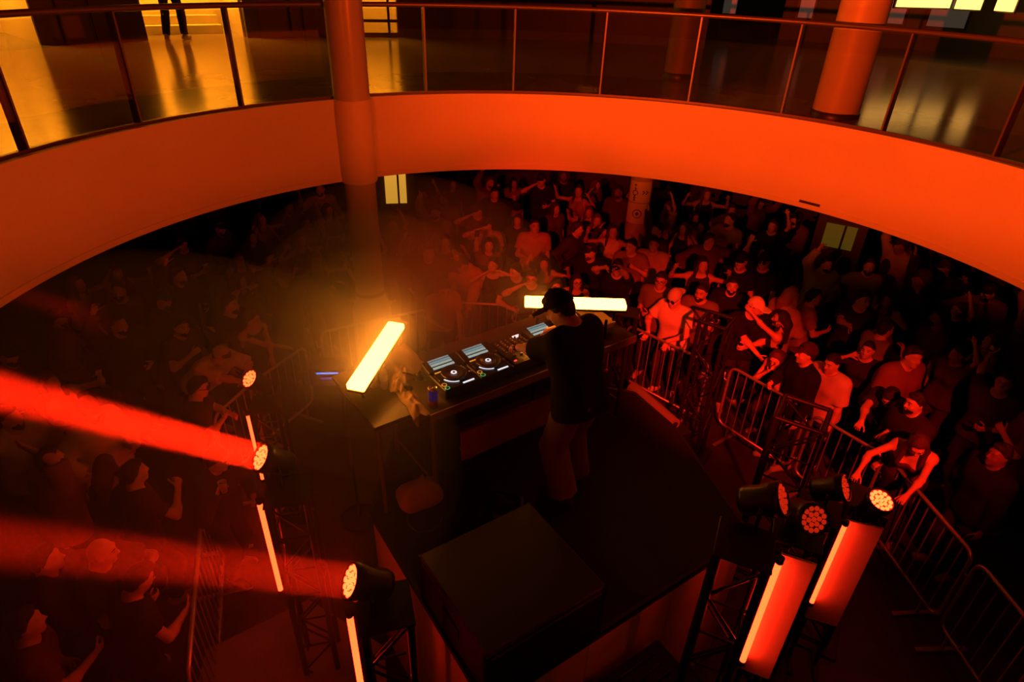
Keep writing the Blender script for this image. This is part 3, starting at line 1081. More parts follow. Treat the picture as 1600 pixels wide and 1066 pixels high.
def par(loc, aim, label, lit, stand_z, power=0, angle=20, blend=.3, r=.105, barn=None, soft=.07, multi=False):
    """round LED wash lamp: barrel, yoke, base, lens with a cluster of emitters"""
    loc, aim = Vector(loc), Vector(aim)
    d = (aim - loc).normalized()
    o = empty('wash_lamp', loc, 0, label, 'lamp')
    R = frame_z(d)
    MB().lathe([(.04, -.24), (.075, -.235), (.088, -.20), (.088, -.12), (r, -.05), (r, .01), (r - .012, .012), (r - .012, -.015), (.001, -.015)], 28, R) \
        .build('housing', 'black plastic', o)
    ln = MB().lathe([(r - .013, -.004), (.001, -.003)], 28, R).build('lens', 'lens glow' if lit == 'lit' else 'par lens', o)
    key = lit
    if key not in LED_ME:
        LED_ME[key] = MB().lathe([(.0165, 0), (.0155, .006), (.001, .008)], 10).mesh('emitter', 'par led' if lit == 'lit' else 'par led dim')
    pts = [(0, 0)] + [(.036 * math.cos(t), .036 * math.sin(t)) for t in [i * math.pi / 3 for i in range(6)]] \
        + [(.071 * math.cos(t), .071 * math.sin(t)) for t in [i * math.pi / 6 + .2 for i in range(12)]]
    for (x, y) in pts:
        e = link('emitter', LED_ME[key], o)
        e.matrix_basis = Matrix.Translation(R @ Vector((x, y, -.002))) @ R.to_4x4()
    # yoke: arch under the barrel, turned to its heading
    hx = Vector((d.x, d.y, 0))
    hx = hx.normalized() if hx.length > .05 else Vector((0, 1, 0))
    sx_ = Vector((-hx.y, hx.x, 0))
    bz = stand_z - loc.z
    c0 = R @ Vector((0, 0, -.10))
    q = r + .022
    MB().path([c0 + sx_ * q + Vector((0, 0, .03)), c0 + sx_ * q, c0 + sx_ * q * .98 + Vector((0, 0, bz * .75)), c0 + sx_ * q * .6 + Vector((0, 0, bz + .012)),
               c0 - sx_ * q * .6 + Vector((0, 0, bz + .012)), c0 - sx_ * q * .98 + Vector((0, 0, bz * .75)), c0 - sx_ * q,
               c0 - sx_ * q + Vector((0, 0, .03))], .012, 8).build('yoke', 'black metal', o)
    for s in (-1, 1):
        MB().tube(c0 + sx_ * s * .08, c0 + sx_ * s * (q + .02), .014, 8).build('pivot_knob', 'black plastic', o)
    if barn:  # flap added out of view to cut the wash off the crowd
        c1 = loc + hx * (.03 + barn[0] / 2) - Vector((0, 0, barn[1])) - loc
        MB().box(c1, (barn[0], .46, .004), Matrix.Rotation(math.atan2(hx.y, hx.x), 3, 'Z')).build('added_barn_door', 'black metal', o)
        for s in (-1, 1):
            MB().tube(R @ Vector((0, 0, -.02)) + sx_ * s * .09, c1 + sx_ * s * .09 - hx * barn[0] * .4, .006, 6).build('hinge_arm', 'black metal', o)
    if power:
        p = loc + d * .03
        if multi:                                  # a collimated beam as wide as the lens
            beam_light('lamp_light', p, d, power, angle, .19, o)
        else:
            spot('lamp_light', p, p + d, power, angle, blend, soft, WASH if barn else RED, o)
    return o


# positions of the upright tubes, taken from their ends in the photograph
T_L0, T_L1, T_L2 = Vector((-2.65, 5.00, 1.44)), Vector((-1.71, 3.11, 2.18)), Vector((-.862, 2.218, 2.25))
T_R1, T_R2 = Vector((1.54, 2.39, 2.62)), Vector((2.61, 3.44, 1.83))
tube_lamp(T_L0, .95, 'red tube lamp farthest left, beside the left barrier', (1, .2))
tube_lamp(T_L1, 1.0, 'long red tube lamp on the left truss between two red beams', (1, .2))
tube_lamp(T_L2, 1.1, 'red tube lamp at the bottom edge below the nearest left wash lamp', (1, .2))
tube_lamp(T_R1, 1.0, 'red tube lamp at lower right, the nearer of the two', (-1, .3))
tube_lamp(T_R2, 1.0, 'red tube lamp at lower right, the farther of the two', (-1, .3))

truss((T_L0.x + .19, T_L0.y + .05), 1.50, .2, 'black truss totem behind the farthest left tube')
truss((T_L1.x + .20, T_L1.y + .04), 2.22, .25, 'black truss totem with a red tube along its left edge')
truss((T_L2.x + .20, T_L2.y + .02), 1.96, .3, 'black truss totem at the bottom edge left of the stage', z0=.30)
truss((T_R1.x - .20, T_R1.y + .04), 2.66, -.4, 'black truss totem at lower right behind the nearer tube')
truss((T_R2.x - .20, T_R2.y + .06), 1.88, -.5, 'black truss totem at lower right behind the farther tube')
truss((2.98, 3.78), 1.72, -.5, 'short black truss totem in front of the bare shouldered woman')
truss((2.66, 4.56), 2.0, -.55, 'tall black truss tower in front of the man in dark jacket', w=.40, bay_h=.36)
truss((2.33, 6.28), 2.0, -.6, 'black truss tower beside the man in the pale T-shirt', w=.30)
truss((1.42, 6.85), 1.75, -.3, 'black truss tower between the right bar and the barrier', w=.22)
truss((.17, 7.75), 1.12, .1, 'short black truss behind the table at the end of the back barrier', w=.18, bay_h=.22)


def board(p, q, z0, z1, label, m='skirt board'):
    p, q = Vector((p[0], p[1], 0)), Vector((q[0], q[1], 0))
    d = q - p
    c_ = (p + q) / 2
    o = empty('white_panel', (c_.x, c_.y, 0), math.atan2(d.y, d.x), label, 'panel')
    MB().box((0, 0, (z0 + z1) / 2), (d.length, .018, z1 - z0), bevel=.003).build('sheet', m, o)
    for s in (-.42, .42):
        MB().box((s * d.length, .03, z1 / 2), (.03, .03, z1)).build('batten', 'black metal', o)
        MB().box((s * d.length, .0, .015), (.05, .34, .03)).build('foot', 'black metal', o)
    return o


board((T_R1.x + .03, T_R1.y + .05), (T_R1.x + .20, T_R1.y - .02), 1.50, 2.60, 'pale panel lit red beside the nearer lower right tube')
board((T_R2.x + .03, T_R2.y + .05), (T_R2.x + .28, T_R2.y - .03), .60, 1.80, 'pale panel lit red beside the farther lower right tube')

# ---- wash lamps
def beam_aim(px, py, z, tx, ty, face):
    """heading of a lamp at pixel (px, py), height z, whose beam runs towards pixel (tx, ty); face = how far the lens faces the eye"""
    p = at(px, py, z)
    e0 = Vector((0, 0, EYE))
    c_ = (e0 - p).normalized()
    r_ = (at(tx, ty, z) - e0).normalized()
    e_ = (r_ + c_ * -(r_.dot(c_)))
    e_ = e_.normalized()
    return p, p + c_ * face + e_ * math.sqrt(1 - face * face)


p_, q_ = beam_aim(390, 592, 1.72, 180, 505, .62)
par(p_, q_, 'lit red wash lamp farthest left, pointing at the left crowd', 'lit', 1.51, 3, 5, .8, multi=True)
p_, q_ = beam_aim(408, 715, 2.42, 0, 612, .46)
par(p_, q_, 'lit red wash lamp on the left truss throwing a bright beam', 'lit', 2.24, 46, 3.5, .8, multi=True)
p_, q_ = beam_aim(548, 908, 2.46, 0, 848, .42)
par(p_, q_, 'lit red wash lamp nearest the camera at left with a low beam', 'lit', 2.27, 8.5, 4, .8, multi=True)
p_, q_ = beam_aim(1222, 780, 2.86, 1330, 775, .30)
par(p_, q_, 'wash lamp with yellowish housing on the nearer right totem', 'dim', 2.68)
p_, q_ = beam_aim(1272, 812, 2.46, 1330, 840, .80)
par(p_, q_, 'dull red wash lamp facing the camera between the right totems', 'dim', 2.28)
p_, q_ = beam_aim(1320, 762, 2.10, 1420, 757, .30)
par(p_, q_, 'dark wash lamp beside the bare shouldered woman\'s hand', 'dim', 1.90)
p_, q_ = beam_aim(1377, 782, 1.92, 1420, 745, .75)
par(p_, q_, 'bright red wash lamp in front of the bare shouldered woman', 'lit', 1.74, 60, 60, .9)
# unseen wash lamps added on the near handrail, either side of the photographer: two with a barn door wash the far side of the
# ring, two are aimed at the people along the right barriers
for (ang, tgt, pw, an, bn, lab) in (
        (236, (4.0, 8.2, 4.3), 4000, 84, (.425, .122), 'added red wash lamp with barn door clamped to the near handrail, left of the viewpoint'),
        (312, (-3.4, 7.6, 4.3), 950, 84, (.425, .122), 'added red wash lamp with barn door clamped to the near handrail, right of the viewpoint'),
        (279, (2.45, 7.1, 1.1), 5200, 21, None, 'added red spot lamp on the near handrail aimed at the embracing couple'),
        (303, (3.9, 5.4, 1.2), 2300, 26, None, 'added red spot lamp on the near handrail aimed at the bare shouldered woman'),
        (249, (.25, 8.9, 1.6), 3000, 21, None, 'added red spot lamp on the near handrail aimed at the middle back row')):
    p_ = ringp(ang, RB - .05, ZU + 1.32)
    par(p_, Vector(tgt), lab, 'lit', ZU + 1.09, pw, an, 1, barn=bn, soft=.03 if bn else .07)
truss((at(1272, 812, 2.46).x - .02, at(1272, 812, 2.46).y + .08), 2.26, -.4, 'black truss totem under the dull red wash lamp')

# ---- small haze machine with blue display and red indicator strip on a stand
hz = empty('haze_machine', at(515, 578, 2.0) - Vector((0, 0, .12)), .1, 'small black haze machine with blue light at left of the table', 'machine')
MB().box((0, 0, .10), (.34, .22, .20), bevel=.012).build('housing', 'black plastic', hz)
MB().box((0, -.112, .155), (.20, .006, .016)).build('display', 'blue led', hz)
MB().box((.02, -.112, .095), (.18, .006, .022)).build('indicator', 'violet led', hz)
MB().lathe([(.03, 0), (.03, .06), (.02, .06)], 14, Matrix.Rotation(math.pi / 2, 3, 'Y'), (.17, 0, .12)).build('nozzle', 'black metal', hz)
hs = empty('machine_stand', (hz.location.x + .10, hz.location.y, 0), 0, 'thin stand with dashed red lights under the haze machine', 'stand')
MB().tube((0, 0, 0), (0, 0, hz.location.z - .005), .016, 8).build('pole', 'black metal', hs)
MB().lathe([(.20, 0), (.20, .02), (.03, .04)], 24).build('base', 'black metal', hs)
for k in range(9):
    MB().box((0, -.017, hz.location.z - .10 - .07 * k), (.008, .006, .03)).build('indicator_light', 'red led', hs)


# ---- crowd barriers
BAR_ME = MB().tube((0, 0, .20), (0, 0, 1.06), .008, 6).mesh('bar', 'galvanised')
FOOT_ME = MB().box((0, 0, .012), (.05, .50, .024), bevel=.006).tube((0, 0, .02), (0, 0, .2), .016, 8).mesh('foot', 'galvanised')


BARS = []


def barrier(a, b, label, hook=True):
    BARS.append((Vector((a[0], a[1], 0)), Vector((b[0], b[1], 0))))
    a, b = Vector((a[0], a[1], 0)), Vector((b[0], b[1], 0))
    d = b - a
    L = d.length
    o = empty('crowd_barrier', (a.x, a.y, 0), math.atan2(d.y, d.x), label, 'barrier', 'steel crowd barriers around the stage')
    rr = .10
    pts = []
    for (x, z, t0) in ((L - rr, .2 + rr, -90), (L - rr, 1.08 - rr, 0), (rr, 1.08 - rr, 90), (rr, .2 + rr, 180)):
        for k in range(6):
            t = math.radians(t0 + 90 * k / 5)
            pts.append((x + rr * math.cos(t), 0, z + rr * math.sin(t)))
    pts.append(pts[0])
    MB().path(pts, .019, 8).build('frame', 'galvanised', o)
    n = max(3, round(L / .125))
    for k in range(1, n):
        q = link('bar', BAR_ME, o)
        q.location = (L * k / n, 0, 0)
    for x in (L * .16, L * .84):
        q = link('foot', FOOT_ME, o)
        q.location = (x, 0, 0)
    if hook:
        for x in (-.035, L + .035):
            s = -1 if x < 0 else 1
            MB().path([(x - s * .02, 0, .86), (x + s * .02, 0, .86), (x + s * .03, 0, .90), (x + s * .03, 0, .96)], .010, 6).build('hook', 'galvanised', o)
    return o


Bp = lambda x, y: at(x, y, 1.08)
barrier(Bp(982, 508), Bp(1108, 567), 'steel barrier the man in pale T-shirt leans on')
barrier(Bp(1143, 573), Bp(1262, 640), 'steel barrier in front of the woman with a phone')
barrier(Bp(1272, 648), Bp(1382, 712), 'steel barrier between the truss tower and the bare shouldered woman')
barrier(Bp(1395, 722), Bp(1522, 868), 'steel barrier at right under the bare shouldered woman\'s arm')
barrier(Bp(1530, 878), Bp(1640, 1010), 'steel barrier at the lower right edge')
barrier(Bp(710, 472), Bp(806, 478), 'steel barrier behind the table at the middle back')
barrier(Bp(808, 482), Bp(972, 500), 'steel barrier behind the bright right bar')
barrier(Bp(476, 541), Bp(396, 597), 'steel barrier under the hands of the woman at left')
barrier(Bp(390, 602), Bp(333, 652), 'steel barrier at left nearest the farthest tube')
barrier(Bp(500, 520), Bp(700, 476), 'steel barrier at left back behind the bright left bar')
barrier(Bp(318, 770), Bp(293, 1060), 'steel barrier at lower left seen along its length')
barrier(Bp(336, 662), Bp(318, 760), 'short steel barrier at left behind the cup')

# ================================================================== people
# A figure is grown from a posed skeleton as one implicit surface (blended tapered limbs, torso, head, fingers)
# and polygonised with surface nets; garments and hair are grown the same way over it.
V3 = lambda *a: np.array(a, dtype=np.float64)


def nrm(v):
    return v / (np.linalg.norm(v) + 1e-12)


class Field:
    def __init__(self):
        self.ops = []

    def cone(self, a, b, ra, rb, k=.02, flat=False, sub=False):
        a, b = np.asarray(a, float), np.asarray(b, float)
        r = max(ra, rb)
        self.ops.append(('c', (a, b, ra, rb, flat), k, sub, np.minimum(a, b) - r, np.maximum(a, b) + r))
        return self

    def ell(self, c, r, R=None, k=.02, sub=False):
        c, r = np.asarray(c, float), np.asarray(r, float) * np.ones(3)
        R = np.eye(3) if R is None else R      # columns are the axes
        m = np.abs(R) @ r
        self.ops.append(('e', (c, r, R), k, sub, c - m, c + m))
        return self

    def plane(self, p, n):
        """keep the side where dot(x - p, n) < 0, for everything so far"""
        self.ops.append(('p', (np.asarray(p, float), nrm(np.asarray(n, float))), 0, False, None, None))
        return self

    def bounds(self):
        lo = np.min([o[4] for o in self.ops if o[4] is not None and not o[3]], axis=0)
        hi = np.max([o[5] for o in self.ops if o[5] is not None and not o[3]], axis=0)
        return lo, hi

    def polygonise(self, h, wrinkle=0.0, seed=0):
        lo, hi = self.bounds()
        lo = lo - 2.5 * h - .01
        n = np.ceil((hi + 2.5 * h + .01 - lo) / h).astype(int) + 1
        ax = [(lo[i] + h * np.arange(n[i])).astype(np.float32) for i in range(3)]
        F = np.full(n, 1.0, np.float32)
        for (kind, dat, k, sub, a, b) in self.ops:
            if kind == 'p':
                p, nn = dat
                d = ((ax[0] - p[0]) * nn[0])[:, None, None] + ((ax[1] - p[1]) * nn[1])[None, :, None] + ((ax[2] - p[2]) * nn[2])[None, None, :]
                np.maximum(F, d.astype(np.float32), out=F)
                continue
            mg = k + 3 * h
            i0 = np.clip(np.floor((a - mg - lo) / h).astype(int), 0, n - 1)
            i1 = np.clip(np.ceil((b + mg - lo) / h).astype(int) + 1, 1, n)
            if np.any(i1 <= i0):
                continue
            sl = tuple(slice(i0[j], i1[j]) for j in range(3))
            X = ax[0][sl[0]][:, None, None]
            Y = ax[1][sl[1]][None, :, None]
            Z = ax[2][sl[2]][None, None, :]
            if kind == 'c':
                A, B, ra, rb, flat = dat
                ab = (B - A).astype(np.float32)
                L2 = float(ab @ ab) + 1e-12
                dx, dy, dz = X - np.float32(A[0]), Y - np.float32(A[1]), Z - np.float32(A[2])
                t = (dx * ab[0] + dy * ab[1] + dz * ab[2]) / np.float32(L2)
                tc = np.clip(t, 0, 1)
                d = np.sqrt((dx - tc * ab[0]) ** 2 + (dy - tc * ab[1]) ** 2 + (dz - tc * ab[2]) ** 2) - (ra + (rb - ra) * tc)
                if flat:
                    d = np.maximum(d, (t - 1) * np.float32(math.sqrt(L2)))
            else:
                C, r, R = dat
                dx, dy, dz = X - np.float32(C[0]), Y - np.float32(C[1]), Z - np.float32(C[2])
                q = [(dx * np.float32(R[0, j]) + dy * np.float32(R[1, j]) + dz * np.float32(R[2, j])) for j in range(3)]
                k0 = np.sqrt((q[0] / r[0]) ** 2 + (q[1] / r[1]) ** 2 + (q[2] / r[2]) ** 2)
                k1 = np.sqrt((q[0] / r[0] ** 2) ** 2 + (q[1] / r[1] ** 2) ** 2 + (q[2] / r[2] ** 2) ** 2) + 1e-9
                d = k0 * (k0 - 1) / k1
            d = d.astype(np.float32)
            f = F[sl]
            if sub:
                e = -d
                hh = np.maximum(k - np.abs(f - e), 0) / max(k, 1e-6)
                F[sl] = np.maximum(f, e) + hh * hh * (k * .25)
            else:
                hh = np.maximum(k - np.abs(f - d), 0) / max(k, 1e-6)
                F[sl] = np.minimum(f, d) - hh * hh * (k * .25)
        if wrinkle:
            r = np.random.default_rng(seed)
            w = np.zeros_like(F)
            for _ in range(4):
                kv = r.normal(size=3) * np.array([26, 26, 17]) * r.uniform(.6, 1.4)
                ph = r.uniform(0, 6.28)
                w += np.sin((ax[0] * kv[0])[:, None, None] + (ax[1] * kv[1])[None, :, None] + (ax[2] * kv[2])[None, None, :] + ph)
            F += (wrinkle * .35 * w).astype(np.float32)
        return surface_nets(F, lo, h)


def surface_nets(F, lo, h):
    ins = F < 0
    nx, ny, nz = F.shape
    c = np.zeros((nx - 1, ny - 1, nz - 1), np.uint8)
    for dx in (0, 1):
        for dy in (0, 1):
            for dz in (0, 1):
                c += ins[dx:nx - 1 + dx, dy:ny - 1 + dy, dz:nz - 1 + dz]
    act = (c > 0) & (c < 8)
    idx = np.argwhere(act)
    m = len(idx)
    ids = np.full(act.shape, -1, np.int32)
    ids[act] = np.arange(m)
    pos = np.zeros((m, 3))
    cnt = np.zeros(m)
    cor = [(i, j, k) for i in (0, 1) for j in (0, 1) for k in (0, 1)]
    val = {q: F[idx[:, 0] + q[0], idx[:, 1] + q[1], idx[:, 2] + q[2]] for q in cor}
    for p in cor:
        for ax_ in range(3):
            if p[ax_] == 0:
                q = list(p)
                q[ax_] = 1
                q = tuple(q)
                a, b = val[p], val[q]
                s = (a < 0) != (b < 0)
                t = a[s] / (a[s] - b[s])
                e = np.tile(np.array(p, float), (s.sum(), 1))
                e[:, ax_] += t
                pos[s] += e
                cnt[s] += 1
    pos = (pos / cnt[:, None] + idx) * h + lo
    faces = []
    for ax_ in range(3):
        s0 = [slice(None)] * 3
        s1 = [slice(None)] * 3
        s0[ax_] = slice(0, -1)
        s1[ax_] = slice(1, None)
        A, B = ins[tuple(s0)], ins[tuple(s1)]
        ed = np.argwhere(A != B)
        u, v = (ax_ + 1) % 3, (ax_ + 2) % 3
        ok = (ed[:, u] > 0) & (ed[:, v] > 0) & (ed[:, u] < F.shape[u] - 1) & (ed[:, v] < F.shape[v] - 1)
        ed = ed[ok]
        fl = A[ed[:, 0], ed[:, 1], ed[:, 2]]
        qs = []
        for (du, dv) in ((-1, -1), (0, -1), (0, 0), (-1, 0)):
            g = ed.copy()
            g[:, u] += du
            g[:, v] += dv
            qs.append(ids[g[:, 0], g[:, 1], g[:, 2]])
        q = np.stack(qs, 1)
        q[~fl] = q[~fl][:, ::-1]
        faces.append(q)
    return pos, np.concatenate(faces)


def np_mesh(name, parts, m):
    vs, fs, n = [], [], 0
    for (p, f) in parts:
        vs.append(p)
        fs.append(f + n)
        n += len(p)
    p, f = np.concatenate(vs), np.concatenate(fs)
    me = bpy.data.meshes.new(name)
    me.vertices.add(len(p))
    me.vertices.foreach_set('co', p.astype(np.float32).ravel())
    me.loops.add(f.size)
    me.loops.foreach_set('vertex_index', f.astype(np.int32).ravel())
    me.polygons.add(len(f))
    me.polygons.foreach_set('loop_start', (np.arange(len(f)) * 4).astype(np.int32))
    me.polygons.foreach_set('use_smooth', np.ones(len(f), bool))
    me.materials.append(MATS[m])
    me.update(calc_edges=True)
    return me


def ik(a, t, l1, l2, pole):
    """middle joint and (reached) end of a two bone chain"""
    d = t - a
    L = np.linalg.norm(d)
    mx = (l1 + l2) * .995
    if L > mx:
        t = a + d / L * mx
        d = t - a
        L = mx
    L = max(L, abs(l1 - l2) + .02)
    x = (l1 * l1 - l2 * l2 + L * L) / (2 * L)
    hgt = math.sqrt(max(l1 * l1 - x * x, 0))
    u = nrm(d)
    p = pole - u * (pole @ u)
    if np.linalg.norm(p) < 1e-4:
        p = np.cross(u, V3(1, 0, .1))
    return a + u * x + nrm(p) * hgt, t


def rotv(v, axis, ang):
    axis = nrm(axis)
    c, s = math.cos(ang), math.sin(ang)
    return v * c + np.cross(axis, v) * s + axis * (axis @ v) * (1 - c)


ARM = {  # hand targets relative to the shoulder line: (x outward, y forward, z) in metres from the shoulder, pole, palm, curl
    'down': ((.07, .06, -.53), (.2, -1, 0), None, .35),
    'rail': ((-.02, .34, -.36), (.8, -.5, -.3), (0, 0, -1), .8),
    'front': ((-.10, .30, -.22), (.7, -.3, -.6), (-1, 0, .2), .6),
    'phone': ((-.10, .33, -.10), (.7, -.2, -.8), (-.4, -.6, .4), .75),
    'up': ((.05, .12, .50), (.9, -.2, 0), (0, 1, 0), .25),
    'high': ((.10, .24, .44), (.9, .1, -.3), (0, 1, .2), .15),
    'wave': ((.22, .26, .22), (.6, -.3, -.7), (0, 1, 0), .12),
    'head': ((-.02, .16, .16), (.9, .4, -.2), (-1, 0, 0), .5),
    'hip': ((.10, .02, -.36), (1, -.5, 0), (-1, 0, 0), .5),
    'cross': ((-.22, .22, -.24), (.8, .1, -.6), (0, -1, 0), .5),
    'drink': ((-.06, .30, -.02), (.8, -.1, -.7), (-1, 0, 0), .8),
}


def build_figure(sp, h=.0105):
    """returns a dict of meshes for the figure described by sp (facing local +y, feet at z = 0)"""
    H = sp.get('H', 1.75)
    s = H / 1.75
    fem = sp.get('sex', 'm') == 'f'
    lean, side = math.radians(sp.get('lean', 3)), math.radians(sp.get('side', 0))
    drop = sp.get('drop', 0.0)
    up = nrm(V3(math.sin(side), math.sin(lean), math.cos(lean)))
    rt = nrm(V3(1, 0, 0) - up * up[0])
    tw = math.radians(sp.get('twist', 0))
    rt2 = rotv(rt, up, tw)
    fw, fw2 = np.cross(up, rt), np.cross(up, rt2)
    pel = V3(sp.get('px', 0), sp.get('py', 0), .93 * s - drop)

    def P(hh, x=0., f=0.):
        t = min(max(hh / .4, 0), 1)
        r_, f_ = nrm(rt * (1 - t) + rt2 * t), nrm(fw * (1 - t) + fw2 * t)
        return pel + up * hh * s + r_ * x * s + f_ * f * s

    g = (lambda m, f: f if fem else m)
    fat = sp.get('fat', 1.0)
    torso = [((0, .08), g(.112, .122) * fat), ((.15, .062), g(.102, .088) * fat), ((.32, .085), g(.115, .097) * fat),
             ((.42, g(.11, .09)), g(.092, .078))]
    B = Field()
    for ((hh, x), r) in torso:
        B.cone(P(hh, -x), P(hh, x), r * s, r * s, .08 * s)
    sw = g(.175, .150)
    B.cone(P(.485, -sw, -.01), P(.485, sw, -.01), .055 * s, .055 * s, .07 * s)
    B.cone(P(.50, -.08, -.015), P(.56, -.02, -.01), .045 * s, .045 * s, .04 * s)
    B.cone(P(.50, .08, -.015), P(.56, .02, -.01), .045 * s, .045 * s, .04 * s)
    for x in (-1, 1):
        B.ell(P(-.03, x * .075, -.06), .088 * s, k=.05 * s)
        if fem:
            B.ell(P(.345, x * .072, .078), .058 * s, k=.035 * s)
        else:
            B.ell(P(.385, x * .075, .055), np.array((.075, .05, .06)) * s, k=.05 * s)
    # head
    hp_, hy_, hr_ = (math.radians(sp.get(q, 0)) for q in ('head_pitch', 'head_yaw', 'head_roll'))
    hp_ = hp_ if sp.get('exact') else hp_ * .5 - math.radians(7)
    hz = nrm(up * .6 + V3(0, 0, .4))
    hf = nrm(fw2 - hz * (fw2 @ hz))
    hf = rotv(hf, hz, hy_)
    hx = np.cross(hf, hz)
    hf2, hz2 = rotv(hf, hx, -hp_), rotv(hz, hx, -hp_)
    hx2, hz2 = rotv(hx, hf2, hr_), rotv(hz2, hf2, hr_)
    nb = P(.56, 0, 0)
    Hc = nb + hz2 * .125 * s + hf2 * .022 * s
    HR = np.stack([hx2, hf2, hz2], 1)
    hs = s * g(1.0, .96)

    def Q(x, y, z):
        return Hc + (hx2 * x + hf2 * y + hz2 * z) * hs

    B.cone(P(.47, 0, -.015), Q(0, -.015, -.05), g(.060, .049) * s, g(.054, .045) * s, .045 * s)
    B.ell(Hc, np.array((.074, .094, .116)) * hs, HR, .03 * s)
    B.ell(Q(0, .026, -.058), np.array((.056, .066, .060)) * hs, HR, .03 * s)
    B.ell(Q(0, .070, -.103), np.array((.024, .02, .018)) * hs, HR, .02 * s)
    B.cone(Q(-.036, .083, .030), Q(.036, .083, .030), .012 * hs, .012 * hs, .02 * s)
    for x in (-1, 1):
        B.ell(Q(x * .031, .100, .010), .016 * hs, k=.014 * s, sub=True)
        B.ell(Q(x * .031, .080, .008), .0135 * hs, k=.004)
        B.ell(Q(x * .076, -.006, -.004), np.array((.010, .022, .032)) * hs, HR, .008)
        B.ell(Q(x * .042, .062, -.030), np.array((.022, .02, .018)) * hs, HR, .02)
    B.cone(Q(0, .094, .012), Q(0, .110, -.026), .0085 * hs, .0135 * hs, .010)
    B.cone(Q(-.013, .098, -.031), Q(.013, .098, -.031), .0085 * hs, .0085 * hs, .008)
    B.cone(Q(-.017, .086, -.058), Q(.017, .086, -.058), .0085 * hs, .0085 * hs, .006)
    B.cone(Q(-.014, .083, -.072), Q(.014, .083, -.072), .009 * hs, .009 * hs, .006)

    # arms and hands
    armr = g(1.0, .82)
    J = {}
    for x, nm_ in ((-1, 'L'), (1, 'R')):
        sh = P(.468, x * g(.190, .163), -.01)
        pose = sp.get('arm' + nm_, 'down')
        tgt = sp.get('hand' + nm_)
        tpl = ARM[pose] if isinstance(pose, str) else pose
        off, pole, palm, curl = tpl
        if tgt is None:
            T_ = sh + s * (rt2 * x * off[0] + fw2 * off[1] + V3(0, 0, off[2]))
        else:
            T_ = np.asarray(tgt, float)
        pl_ = rt2 * x * pole[0] + fw2 * pole[1] + V3(0, 0, pole[2])
        rc = sp.get('reach', 1.0)
        el, wr = ik(sh, T_, .285 * s * rc, .252 * s * rc, pl_)
        B.ell(sh, .056 * s * armr, k=.04 * s)
        B.cone(sh, el, .050 * s * armr, .040 * s * armr, .03 * s)
        B.cone(el, wr, .041 * s * armr, .0265 * s * armr, .02 * s)
        B.ell(el + (wr - el) * .25, .044 * s * armr, k=.03 * s)
        fd = nrm(wr - el)
        hd = sp.get('hdir' + nm_)
        fd2 = fd if hd is None else nrm(np.asarray(hd, float))
        if palm is None:
            pn = -rt2 * x
        else:
            pn = rt2 * x * palm[0] + fw2 * palm[1] + V3(0, 0, palm[2])
        pw = sp.get('palm' + nm_)
        if pw is not None:
            pn = np.asarray(pw, float)
        pn = nrm(pn - fd2 * (pn @ fd2))
        sd = np.cross(fd2, pn)                      # across the palm
        sd = sd if x > 0 else -sd                   # towards the thumb side
        curl = sp.get('curl' + nm_, curl)
        hh = s * g(1.0, .92)
        for (o1, o2, r1, r2) in ((.018, .020, .020, .0165), (0, 0, .021, .017), (-.018, -.022, .020, .0155)):
            B.cone(wr + sd * o1 * hh * .6, wr + fd2 * .082 * hh + sd * o2 * hh * 1.2, r1 * hh * .85, r2 * hh * .85, .012)
        sprd = sp.get('spread' + nm_, .10)
        for fi, (o_, L_, r_) in enumerate(((.030, .070, .0088), (.0105, .078, .0092), (-.0095, .073, .0088), (-.028, .057, .0078))):
            b0 = wr + fd2 * .084 * hh + sd * o_ * hh
            d_ = nrm(fd2 + sd * (o_ / .03) * sprd)
            ax_ = np.cross(d_, pn)
            for (fr, cc) in ((.44, .65), (.31, 1.0), (.25, .7)):
                d_ = rotv(d_, ax_, cc * curl * 1.25)
                b1 = b0 + d_ * L_ * fr * hh
                B.cone(b0, b1, r_ * hh, r_ * hh * .93, .004)
                b0, r_ = b1, r_ * .93
        tb = wr + fd2 * .026 * hh + sd * .026 * hh
        td = nrm(fd2 * .75 + sd * .70 + pn * (.15 + .5 * curl))
        for (fr, cc) in ((.040, .0), (.032, .4), (.026, .4)):
            td = nrm(td + (fd2 * .5 - sd * .5 + pn * .5) * cc * curl)
            t1 = tb + td * fr * hh
            B.cone(tb, t1, .0115 * hh if fr > .035 else .0100 * hh, .0098 * hh, .008)
            tb = t1
        J['sh' + nm_], J['el' + nm_], J['wr' + nm_] = sh, el, wr
        J['palm' + nm_] = wr + fd2 * .075 * hh + pn * .03 * hh
        J['fd' + nm_], J['pn' + nm_], J['sd' + nm_] = fd2, pn, sd
    # legs
    for x, nm_ in ((-1, 'L'), (1, 'R')):
        hip = P(-.03, x * .088, 0)
        ft = V3(x * sp.get('stance', .11) + sp.get('fx', 0), sp.get('fy', 0) + (sp.get('step', .05)) * x, .085 * s)
        if sp.get('foot' + nm_) is not None:
            ft = np.asarray(sp['foot' + nm_], float)
        kn, an = ik(hip, ft, .44 * s, .42 * s, V3(x * .15, 1, 0))
        B.cone(hip, kn, g(.082, .086) * s, .054 * s, .05 * s)
        B.cone(kn, an, .053 * s, .036 * s, .03 * s)
        B.ell(kn + (an - kn) * .28 - fw * .018 * s, np.array((.050, .052, .11)) * s, k=.04)
        td = nrm(V3(x * .22, 1, 0))
        B.cone(an + V3(0, 0, -.042 * s) - td * .035 * s, an + V3(0, 0, -.052 * s) + td * .15 * s, .036 * s, .028 * s, .03)
        J['hip' + nm_], J['kn' + nm_], J['an' + nm_], J['td' + nm_] = hip, kn, an, td
    out = {}
    hb = h
    out['body'] = ('body', B.polygonise(hb), sp.get('skin', 'skin'))
    hc = h * 1.25
    wr_ = sp.get('wrinkle', .004)
